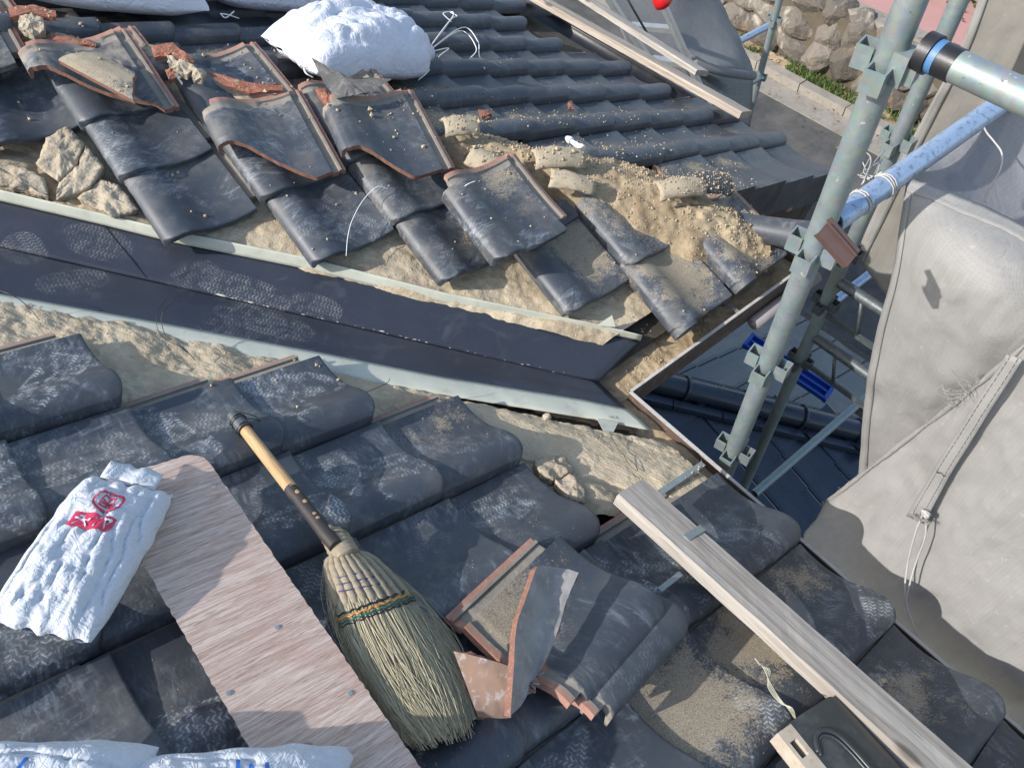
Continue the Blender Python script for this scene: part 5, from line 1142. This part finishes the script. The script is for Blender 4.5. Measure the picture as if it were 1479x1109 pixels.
# plywood board
bd = thing('plywood_board', (-1.26, .15, .5), 'rough plywood board with a rounded corner lying on the near slope beside the broom', 'board')
vs = []; X0, X1, Y0, Y1, rc = -1.215, -1.038, -0.55, 0.80, .035; out = [(X0, Y0), (X1, Y0)]+[(X1-rc+rc*math.cos(q), Y1-rc+rc*math.sin(q)) for q in np.linspace(0, math.pi/2, 8)]+[(X0, Y1)]
o2 = []
for i, p in enumerate(out):
    q = out[(i+1) % len(out)]; n_ = max(1, int(math.dist(p, q)/.008))
    for k in range(n_): t = k/n_; o2.append((p[0]+(q[0]-p[0])*t+.0032*fbm((i, k*.9, 1)), p[1]+(q[1]-p[1])*t+.0032*fbm((i, k*.9, 5))))
k = len(o2); pz = lambda x, h: -x*T+h
g = MB(); m_ = Matrix.Identity(4)
g.poly([(x, y, pz(x, .062)) for x, y in o2]+[(x, y, pz(x, .050)) for x, y in o2], [tuple(range(k)), tuple(range(2*k-1, k-1, -1))]+[(i, i+k, (i+1) % k+k, (i+1) % k) for i in range(k)])
def plym():
    N = NT('plywood_face'); P_ = N.obj(); gsc = None
    a_ = N.noise(N.vm('MULTIPLY', P_, (5.0, 85.0, 5.0)), 1.0, 6, 0.75, 1.6); b_ = N.noise(N.vm('MULTIPLY', P_, (22.0, 420.0, 22.0)), 1.0, 4, 0.7); big = N.noise(P_, 6.0, 4)
    c = N.mix(N.ss(a_, .35, .68), (0.46, 0.32, 0.25), (0.72, 0.58, 0.49)); c = N.mix(N.m('MULTIPLY', N.ss(b_, .52, .66), .55), c, (0.17, 0.10, 0.065)); c = N.mix(N.m('MULTIPLY', N.ss(big, .5, .7), .35), c, (0.45, 0.22, 0.15))
    kn = N.ss(N.vor(N.vm('MULTIPLY', P_, (7.0, 11.0, 7.0)), 1.0), .10, .03); c = N.mix(N.m('MULTIPLY', kn, .8), c, (0.08, 0.045, 0.03))
    return N.set(Base_Color=c, Roughness=.85, Normal=N.bump(N.m('ADD', a_, N.m('MULTIPLY', b_, .8)), .8, .003))
add('panel', g.mk('panel', plym()), bd)
for (u, v) in ((310, 698), (505, 1000), (400, 905), (330, 1000)):
    g = MB(); p = onC(u, v, .0635); g.tube([p-NC*.002, p+NC*.0004], .0042, 14); g.box(p+NC*.0006, (.0028, 0, -.0011), (0, .0007, 0), NC*.0004); add('screw', g.mk('screw', M_alu), bd)

# printed bag on the plywood, and the two at the lower edge
c = onC(128, 798, .085); ax = onC(214, 655, .085)-onC(60, 900, .085)
b4, S4 = pillow('printed_bag', c, ax, (onC(240, 840, .1)-onC(0, 760, .1)), .150, .082, .045, 4.4, M_bag2, 'white plastic bag with red print and a sealed tip, lying on the plywood', 'bag', cr=1.6)
tip = S4(1.0, 0); axn = Vector(ax).normalized()
g = MB(); g.grid([[S4(.97, b_)+axn*(.0+.0135*q)+Vector((0, 0, .004+.003*math.sin(b_*9))) for b_ in np.linspace(-.62, .62, 16)] for q in range(4)]); add('sealed_edge', solid(g.mk('sealed_edge', M_bag2, True), .001), b4)
def stroke(S_, pts, w_, parent, mat, off=.0018, nm='print'):
    P_ = []; n_ = 14
    pts = [Vector((p[0], p[1], 0)) for p in pts]; L_ = []
    for i in range(len(pts)-1):
        for k_ in range(n_): L_.append(pts[i].lerp(pts[i+1], k_/n_))
    L_.append(pts[-1])
    for i, p in enumerate(L_):
        d = (L_[min(i+1, len(L_)-1)]-L_[max(i-1, 0)]).normalized(); s_ = Vector((-d.y, d.x, 0))*w_
        P_.append([S_((p+s_*k_).x, (p+s_*k_).y)+Vector((0, 0, off)) for k_ in (-1, 0, 1)])
    g = MB(); g.grid(P_); return add(nm, g.mk(nm, mat, True), parent)
ra, rb = .52, -.02
stroke(S4, [(ra+.15*math.cos(q), rb+.27*math.sin(q)) for q in np.linspace(0, 2*math.pi, 17)], .020, b4, M_redp)
for s_ in ([(ra-.08, rb-.12), (ra+.08, rb-.12), (ra+.08, rb+.12), (ra-.08, rb+.12), (ra-.08, rb-.12)], [(ra-.08, rb), (ra+.08, rb)], [(ra, rb-.10), (ra, rb+.10)], [(ra-.04, rb-.1), (ra-.04, rb+.1)]): stroke(S4, s_, .012, b4, M_redp)
stroke(S4, [(.20, -.50), (.20, .30)], .10, b4, M_redp); 
for s_ in ([(.21, -.42), (.21, -.12)], [(.28, -.27), (.21, -.27), (.13, -.40)], [(.21, -.27), (.13, -.13)], [(.25, -.02), (.25, .22)], [(.27, .10), (.13, .22)], [(.20, .0), (.13, .0)]): stroke(S4, s_, .011, b4, M_bag2, .0030)
b5, S5 = pillow('blue_printed_bag', onC(330, 1180, .10), onC(480, 1120, .1)-onC(180, 1150, .1), (.1, 1, 0), .16, .085, .050, 14.4, M_bag2, 'white bag with blue print at the bottom edge, right of the other bag', 'bag', cr=1.4)
for s_ in ([(.05, .15), (.05, .65)], [(.12, .2), (.16, .6)], [(.22, .15), (.16, .42)], [(.0, .4), (.25, .4)], [(.28, .2), (.28, .6)]): stroke(S5, s_, .016, b5, M_bluep)
b6, S6 = pillow('blue_printed_bag', onC(20, 1175, .10), onC(140, 1140, .1)-onC(-100, 1150, .1), (.1, 1, 0), .15, .085, .050, 19.4, M_bag2, 'white bag with blue print in the bottom left corner', 'bag', cr=1.4)
for s_ in ([(-.2, .2), (-.2, .6)], [(-.3, .4), (-.1, .4)], [(-.05, .2), (.05, .6)]): stroke(S6, s_, .016, b6, M_bluep)

# ------------------------------------------------------------------ broom
bro = thing('straw_broom', onC(560, 900, .03), 'old hand broom of dry straw with bamboo handle, bound in coloured thread', 'broom')
h0, h1 = onC(338, 600, .028), onC(480, 782, .062)
def seg(t0, t1, r0, r1, nm, mat, n=16, wob=0.0):
    g = MB(); k = 10; pts = [h0.lerp(h1, t0+(t1-t0)*i/k)+Vector((wob*fbm((i, 0, t0)), wob*fbm((i, 5, t0)), 0)) for i in range(k+1)]
    g.tube(pts, r0, n, rs=[r0+(r1-r0)*i/k for i in range(k+1)]); return add(nm, g.mk(nm, mat, True, .8), bro)
seg(0, .13, .0160, .0152, 'metal_cap', M_darksteel); seg(.125, .62, .0124, .0132, 'handle', M_bamboo); seg(.61, 1.03, .0132, .0140, 'dark_handle_end', M_bark, wob=.0012)
for t in (.67, .74, .83, .86):
    p = h0.lerp(h1, t); bm = bmesh.new(); bmesh.ops.create_icosphere(bm, subdivisions=2, radius=1); sd_ = NC
    for v in bm.verts: v.co = p+NC*.0102+(h1-h0).normalized()*v.co.x*.009*(1+.4*fbm(v.co*2))+(h1-h0).normalized().cross(NC)*v.co.y*.006+NC*v.co.z*.0038
    me = bpy.data.meshes.new('peeled_patch'); bm.to_mesh(me); bm.free(); me.materials.append(M_bamboo); add('peeled_patch', me, bro)
coil('wire_binding', h0.lerp(h1, .05), h1-h0, .0165, 2, .0013, bro, M_wire); coil('wire_binding', h0.lerp(h1, .12), h1-h0, .0160, 2, .0013, bro, M_wire)
g = MB(); g.tube(spline([h0+NC*.02, onC(352, 596, .05), onC(368, 601, .045), onC(375, 608, .03), onC(362, 604, .035), onC(350, 612, .045)], 30), .0012, 5); add('wire_end', g.mk('wire_end', M_wire, True), bro)
Lp = [(463, 772), (467, 810), (478, 862), (498, 925), (528, 985), (560, 1035), (590, 1066)]; Rp = [(500, 770), (535, 800), (588, 850), (628, 905), (658, 950), (678, 995), (688, 1038)]
def bpt(t, s, lift=0.0):
    def at_(P_):
        x = t*(len(P_)-1); i = min(int(x), len(P_)-2); f = x-i; return (P_[i][0]+(P_[i+1][0]-P_[i][0])*f, P_[i][1]+(P_[i+1][1]-P_[i][1])*f)
    l, r = at_(Lp), at_(Rp); u = l[0]+(r[0]-l[0])*s; v = l[1]+(r[1]-l[1])*s; k = math.sqrt(max(0, 1-(2*s-1)**2))
    return onC(u, v, .012+(.046-.018*t)*k+lift)
vs = []; fs = []; tn = []
def strand(pts, r0, r1, tone):
    b = len(vs); n_ = len(pts); up = NC
    for i, p in enumerate(pts):
        d = (pts[min(i+1, n_-1)]-pts[max(i-1, 0)]).normalized(); s_ = d.cross(up).normalized(); u_ = s_.cross(d); r = r0+(r1-r0)*i/(n_-1)
        for q in (0, 2.09, 4.19): vs.append(p+s_*math.cos(q)*r+u_*math.sin(q)*r); tn.append(tone)
    for i in range(n_-1):
        for q in range(3): fs.append((b+i*3+q, b+i*3+(q+1) % 3, b+(i+1)*3+(q+1) % 3, b+(i+1)*3+q))
for k in range(5600):
    s0 = random.random(); s1 = min(1.06, max(-.06, s0+random.gauss(0, .12))); t0 = random.uniform(.18, .62) if random.random() < .55 else .18; t1 = min(1.10, random.gauss(.975, .05)) if random.random() < .75 else random.uniform(.6, .95)
    if s1 > .9: t1 = min(t1, 1.0)
    lf = random.uniform(-.022, .004) if random.random() < .9 else random.uniform(.0, .012); pts = []
    cv = random.gauss(0, .05); n_ = 8
    for i in range(n_):
        f = i/(n_-1); t = t0+(t1-t0)*f; s = s0+(s1-s0)*f+cv*math.sin(math.pi*f*1.3); pts.append(bpt(min(t, 1.0), s, lf*(0.3+f*.7))+(bpt(1, s)-bpt(.97, s))*max(0, t-1)*33)
    strand(pts, random.uniform(.0005, .0010), .0003, random.random()**1.3)
for k in range(240):    # stray ends at the edges
    s0 = random.choice((random.uniform(.0, .05), random.uniform(.93, 1.0))); t0 = random.uniform(.3, .95); p = bpt(t0, s0); d = (bpt(min(1, t0+.05), s0)-p).normalized(); o_ = d.cross(NC)*(1 if s0 < .5 else -1)*random.uniform(-.2, .5)
    L_ = random.uniform(.01, .035); strand([p, p+(d+o_*.5)*L_*.5, p+(d+o_+NC*random.uniform(-.2, .3))*L_], .0008, .0003, random.random())
me = mesh('bristles', vs, fs, M_straw); at_ = me.attributes.new('tone', 'FLOAT', 'POINT'); at_.data.foreach_set('value', tn); tag(add('bristles', me, bro), kind='stuff')
g = MB(); P_ = [[bpt(t, s, -.010) for s in np.linspace(.0, 1., 24)] for t in np.linspace(.16, .93, 30)]; g.grid(P_); add('inner_bundle', g.mk('inner_bundle', M_weave, True), bro)
g = MB(); pc = [bpt(t, .5, -.012+.004*t) for t in (-.0, .02, .05, .09, .13, .17)]; pc[0] = h1-(h1-h0).normalized()*.03
g.tube(spline(pc, 24), .02, 20, rs=[.014+.012*math.sin(min(1, i/14)*1.57)+.0012*math.sin(i*2.0) for i in range(24)]); add('bound_neck', g.mk('bound_neck', M_weave, True), bro)
for k in range(9):
    s = (k+.5)/9; g = MB(); pts = spline([bpt(.10+.01*abs(k-4), .5+(s-.5)*.6, -.004), bpt(.19, s, .001), bpt(.29, s, .003), bpt(.37, s, -.001)], 24); g.tube(pts, .008, 10, rs=[.0062+.0028*math.sin(i/23*2.6)-.0008*((i//2) % 2) for i in range(24)]); add('woven_lobe', g.mk('woven_lobe', M_weave, True), bro)
def thread(t0, t1, mat, r, lift=.004, w_=.006, nm='thread_band'):
    g = MB(); g.tube([bpt(t0+(t1-t0)*i/40+w_*math.sin(i*1.3), i/40, lift+.0012*math.sin(i*1.9)) for i in range(41)], r, 6); add(nm, g.mk(nm, mat, True), bro)
thread(.405, .34, M_black_t, .0020, .006, .003); thread(.420, .355, M_orange_t, .0022, .0065, .003); thread(.435, .370, M_green_t, .0022, .006, .003); thread(.447, .382, M_black_t, .0016, .006, .003)
thread(.52, .46, M_red_t, .0010, .003, .012)
for (ta, tb) in ((.255, .225), (.285, .255), (.315, .29)):
    for s_ in (.12, .40, .62):
        g = MB(); g.tube([bpt(ta+(tb-ta)*(s_+.16*i/8), s_+.2*i/8, .0105) for i in range(9)], .0013, 5); add('thread_band', g.mk('thread_band', M_navy_t, True), bro)
for t_ in (.03, .06, .085): g = MB(); g.tube([bpt(t_, .5, -.012)+(bpt(t_, 1)-bpt(t_, 0)).normalized()*math.cos(q)*.0245+NC*math.sin(q)*.0245 for q in np.linspace(0, 6.28, 26)], .0018, 5); add('neck_cord', g.mk('neck_cord', M_weave, True), bro)

# ------------------------------------------------------------------ ridge tile with a slot, lower right corner
M_cream = flat('cream_wire', (0.5, 0.48, 0.36), .5)
rt = thing('slotted_ridge_tile', onC(1225, 1075, .05), 'dark ridge tile with pale unglazed end, a rectangular slot and wire through it', 'ridge tile')
A0, B0 = onC(1123, 1058, .075), onC(1209, 1002, .075); ex = (B0-A0).normalized(); ez = NC; ey = ez.cross(ex); 
if (onC(1313, 1109, .075)-B0).dot(ey) < 0: ey = -ey
Wt = (B0-A0).length+.012
def rtp(x, y):     # height of the top
    z = .010*math.sin(min(1, max(0, x/Wt))*math.pi)-.010*max(0, (x-Wt*.75)/(Wt*.25))**2; return A0+ex*x+ey*y+ez*z
M_rtile = simple('smooth_black_glaze', (0.030, 0.036, 0.037), 0.35, var=0.3, sc=8, dirt=(0.3, 0.28, 0.22), dirts=0.12)
M_rend = simple('pale_unglazed_end', (0.38, 0.33, 0.255), 0.8, var=0.3, sc=30, dirt=(0.36, 0.12, 0.07), dirts=0.45)
def rslab(x0, x1, y0, y1, nm, mat, hole=None, rnd=0.0, th=.030, nx=26, ny=40):
    xs = np.linspace(x0, x1, nx); ys = np.linspace(y0, y1, ny); g = MB(); top = []
    for y in ys:
        row = []
        for x in xs:
            yy = y+rnd*max(0, (x-(x1-rnd))/rnd)**2*max(0, 1-(y-y0)/(4*rnd)) if rnd else y; row.append(rtp(x, yy))
        top.append(row)
    vs_ = [p for r in top for p in r]; n_ = len(vs_); fs_ = []; keep = lambda i, j: not (hole and hole[0] < (xs[j]+xs[j+1])/2 < hole[1] and hole[2] < (ys[i]+ys[i+1])/2 < hole[3])
    for i in range(ny-1):
        for j in range(nx-1):
            if not keep(i, j): continue
            a_, b_, c_, d_ = i*nx+j, i*nx+j+1, (i+1)*nx+j+1, (i+1)*nx+j; fs_ += [(a_, b_, c_, d_), (d_+n_, c_+n_, b_+n_, a_+n_)]
            for (ii, jj, e_) in ((i-1, j, (b_, a_)), (i+1, j, (d_, c_)), (i, j-1, (a_, d_)), (i, j+1, (c_, b_))):
                if not (0 <= ii < ny-1 and 0 <= jj < nx-1) or not keep(ii, jj): fs_.append((e_[0], e_[1], e_[1]+n_, e_[0]+n_))
    g.poly(vs_+[p-ez*th for p in vs_], fs_); return add(nm, g.mk(nm, mat, True, .7), rt)
rslab(0, .034, 0, .30, 'unglazed_end', M_rend, (.008, .024, .024, .052), nx=24, ny=80); rslab(.0345, Wt, -.003, .30, 'glazed_body', M_rtile, None, .04)
g = MB(); g.box(rtp(.016, .038)-ez*.034, ex*.014, ey*.02, ez*.002); add('slot_floor', g.mk('slot_floor', M_rust), rt)
lp = [rtp(.044+0*q, .045+.0) for q in (0,)]; path = [(.040, .060), (.055, .040), (.078, .036), (.098, .052), (.106, .085), (.108, .14), (.108, .24)]
g = MB(); sp = spline([rtp(x, y)+ez*.001 for x, y in path], 50); g.tube(sp, .0045, 10); sp = spline([rtp(.046+(x-.046)*.86, .010+y*.93)+ez*.0004 for x, y in path], 50); g.tube(sp, .0028, 8); add('raised_loop', g.mk('raised_loop', M_rtile, True), rt)
for k in range(4):
    g = MB(); g.tube(spline([onC(1147+k, 1036+k, .06), onC(1138+k*2, 1022, .085+k*.003), onC(1126, 1008+k*2, .08), onC(1112-k, 985+k*2, .05), onC(1103+k*3, 965+k, .045), onC(1090+k*2, 950+k*3, .05+.004*k)], 40), .0009, 6); add('wire', g.mk('wire', M_cream, True), rt)

# ------------------------------------------------------------------ loose wires
def wire(pts, label, r=.0009, mat=M_wire): return ropeobj(pts, r, label, 'tie_wire', mat, 'wire', 'bits of tie wire')
wire([onC(241, 431, .02), onC(229, 447, .02), onC(226, 468, .0), onC(235, 487, -.02), onC(262, 502, -.03), onC(280, 517, -.05)], 'outer of the two thin wires curving over the valley edge')
wire([onC(252, 436, .02), onC(238, 448, .02), onC(233, 462, .0), onC(240, 485, -.02), onC(262, 500, -.03), onC(282, 520, -.05)], 'inner of the two thin wires curving over the valley edge')
wire([onC(-10, 418, -.03), onC(12, 424, -.02), onC(30, 434, -.03), onC(45, 448, -.05), onC(57, 462, -.05)], 'thin wire over the valley edge at the left side')
wire([onA(562, 274, .03), onA(545, 270, .045), onA(524, 290, .03), onA(508, 320, .02), onA(502, 345, .01), onA(500, 370, .0)], 'pale wire lying across the second tile below the bright red-headed tile', .0011, M_string)
wire([onA(668, 272, .09), onA(676, 266, .10), onA(686, 262, .10)], 'stub of pale wire at the left corner of the askew tile', .0014, M_string)
wire([onC(882, 628, -.03), onC(894, 650, -.035), onC(905, 660, -.03), onC(918, 672, -.035), onC(920, 680, -.035), onC(908, 670, -.035), onC(900, 655, -.03)], 'dark twist of wire on the pale sand near the gutter')
wire([onC(524, 568, .0), onC(545, 560, .005), onC(560, 552, .02), onC(563, 546, .03)], 'short wire poking from under a tile at the lower folded edge')
wire([onA(972, 300, .01), onA(1010, 296, .015), onA(1035, 300, .01)], 'thin twig-like wire on the mound', .0010)

# faint stamp on the folded edge
tc_ = bpy.data.curves.new('stamp', 'FONT'); tc_.body = '0.35'; tc_.size = .017; to_ = bpy.data.objects.new('stamp_tmp', tc_); col.objects.link(to_); bpy.context.view_layer.update()
me = bpy.data.meshes.new_from_object(to_.evaluated_get(bpy.context.evaluated_depsgraph_get())); bpy.data.objects.remove(to_); me.materials.clear(); me.materials.append(M_paper)
x_ = (onC(868, 600, -.06)-onC(892, 604, -.06)).normalized(); y_ = NC.cross(x_).normalized(); m_ = Matrix((x_, y_, NC)).transposed().to_4x4(); m_.translation = onC(893, 601, -.0715); add('stamp', me, fl, m_)
# ------------------------------------------------------------------ ladder at the far eave
ld = thing('aluminium_ladder', onZ(1010, 112, -1.1), 'aluminium ladder leaning at the far eave with a red cap on one rail', 'ladder')
def rail(p0, d0_, p1, d1_, nm):
    a, b = dep(*p0, d0_), dep(*p1, d1_); b = a+(b-a)*1.5; f_ = (b-a).normalized(); s_ = f_.cross(Vector((0, 0, 1))).normalized(); n_ = s_.cross(f_); c = (a+b)/2; h = (b-a)/2
    g = MB(); g.box(c, h, s_*.034, n_*.003); add(nm, g.mk(nm, M_alu), ld)
    for q in (-1, 1): g = MB(); g.box(c+s_*q*.034-n_*.012, h, s_*.003, n_*.012); add('flange', g.mk('flange', M_alu), ld)
    return a, b
ra_, rb_ = rail((940, -40), 4.25, (1006, 108), 4.65, 'rail'); rc_, rd_ = rail((858, -40), 4.35, (948, 98), 4.75, 'rail')
for t in (.12, .36, .60, .84):
    a = ra_.lerp(rb_, t); b = rc_.lerp(rd_, t); f_ = (rb_-ra_).normalized(); w_ = (b-a).normalized(); n_ = w_.cross(f_)
    g = MB(); g.box((a+b)/2, (b-a)/2*.86, f_*.016, n_*.022); add('rung', g.mk('rung', M_alu), ld)
p = dep(957, 2, 4.1); f_ = (rb_-ra_).normalized()
g = MB(); g.tube([p+f_*q for q in (-.05, -.03, 0, .02, .032, .038)], .04, 20, rs=[.03, .046, .050, .046, .028, .004]); add('end_cap', g.mk('end_cap', M_redcap, True), ld)
g = MB(); g.tube([dep(895, -20, 4.1), dep(945, 66, 4.3)], .006, 8); add('cord', g.mk('cord', M_black, True), ld)

# ------------------------------------------------------------------ crumbs of clay and sand, dropped from above onto whatever lies there
bpy.context.view_layer.update(); dg = bpy.context.evaluated_depsgraph_get()
def pebbles(name, n, sampler, rmin, rmax, mat, label, p=2.4, zmax=1.5, on=('bedding', 'loose_sand', 'earth_mound', 'roof_tile', 'verge', 'gutter', 'middle', 'near', 'far', 'tile_frag', 'clay_lump', 'half', 'loose_tile', 'loose_roof', 'clay_block'), few=1.0):
    vs_ = []; fs_ = []; base = [Vector(v) for v in ((1, 0, 0), (-1, 0, 0), (0, 1, 0), (0, -1, 0), (0, 0, 1), (0, 0, -1))]; F = [(0, 2, 4), (2, 1, 4), (1, 3, 4), (3, 0, 4), (2, 0, 5), (1, 2, 5), (3, 1, 5), (0, 3, 5)]
    for _ in range(n):
        q = sampler()
        if q is None: continue
        ok, loc, nr, _i, ob, _m = scn.ray_cast(dg, Vector((q[0], q[1], zmax)), Vector((0, 0, -1)))
        if not ok or loc.z < -.7 or not ob.name.startswith(on): continue
        if few < 1 and ob.name.startswith(('roof_tile', 'loose_roof')) and random.random() > few: continue
        r = rmin+(rmax-rmin)*random.random()**p*1.0; e = Matrix.Rotation(random.uniform(0, 6.28), 3, Vector((random.random(), random.random(), random.random())).normalized()); b = len(vs_)
        for v in base: vs_.append(loc+nr*r*.45+(e @ v)*r*random.uniform(.6, 1.25))
        fs_ += [tuple(i+b for i in f) for f in F]
    me = mesh(name, vs_, fs_, mat); o = add(name, me); return tag(o, label, 'crumbs', kind='stuff')
M_crumb = earth('clay_crumb', (0.36, 0.28, 0.18), (0.48, 0.39, 0.26), (0.55, 0.48, 0.37), 2.0)
def sA_(): 
    x = random.uniform(-1.3, .6); d = random.uniform(.13, .5); y = AY-x+d*1.1; return (x, y)
pebbles('clay_crumbs', 3800, sA_, .0008, .006, M_crumb, 'crumbs of dry clay strewn along the upper side of the valley', 5, few=.06)
def sC_():
    x = random.uniform(-1.4, -.05); y = AY-x-.30-abs(random.gauss(0, .11)); return (x, y)
pebbles('clay_crumbs', 3000, sC_, .0008, .005, M_crumb, 'crumbs of dry clay strewn along the lower side of the valley', 5, few=.10)
def sM_():
    i = min(299, int(abs(random.gauss(0, 1))*90)); i = 299-i
    if i < 0: return None
    c = hc[i]; d = random.gauss(.03, .14); return (c.x+.7071*d, c.y+.7071*d)
pebbles('mound_crumbs', 13000, sM_, .0006, .0052, M_crumb, 'loose earth crumbs covering the mound at the end of the hip', 7, few=.14)
def sM2_():
    c = hc[random.randrange(0, 220)]; d = random.gauss(.0, .10); return (c.x+.7071*d, c.y+.7071*d)
pebbles('hip_crumbs', 2600, sM2_, .0008, .010, M_crumb, 'broken clay crumbs along the upper part of the hip', 7, few=.12)
def sB_():
    c = hc[random.randrange(90, 299)]; d = abs(random.gauss(0, .42))
    if fbm((c.x*5+d*4, c.y*5, 3)) < -.05: return None
    return (c.x+.7071*d+random.gauss(0, .05), c.y+.7071*d)
pebbles('slope_crumbs', 6500, sB_, .0008, .0045, M_crumb, 'pale crumbs sprinkled over the pans of the far slope', 4)
def sG_():
    return (random.uniform(-.09, .84), random.uniform(.63, .745)) if random.random() < .5 else (random.uniform(-.09, .025), random.uniform(.0, .74))
pebbles('gutter_crumbs', 2600, sG_, .0006, .004, M_crumb, 'crumbs and grit lying in the gutter', 5, on=('gutter',))
def sT_():
    x = random.uniform(-1.3, -.02); y = random.uniform(-.8, .6)
    return (x, y) if fbm((x*6, y*6, 8)) > .12 else None
pebbles('tile_grit', 5000, sT_, .0004, .0016, M_crumb, 'fine grit scattered over the near slope tiles', 4, on=('roof_tile',))
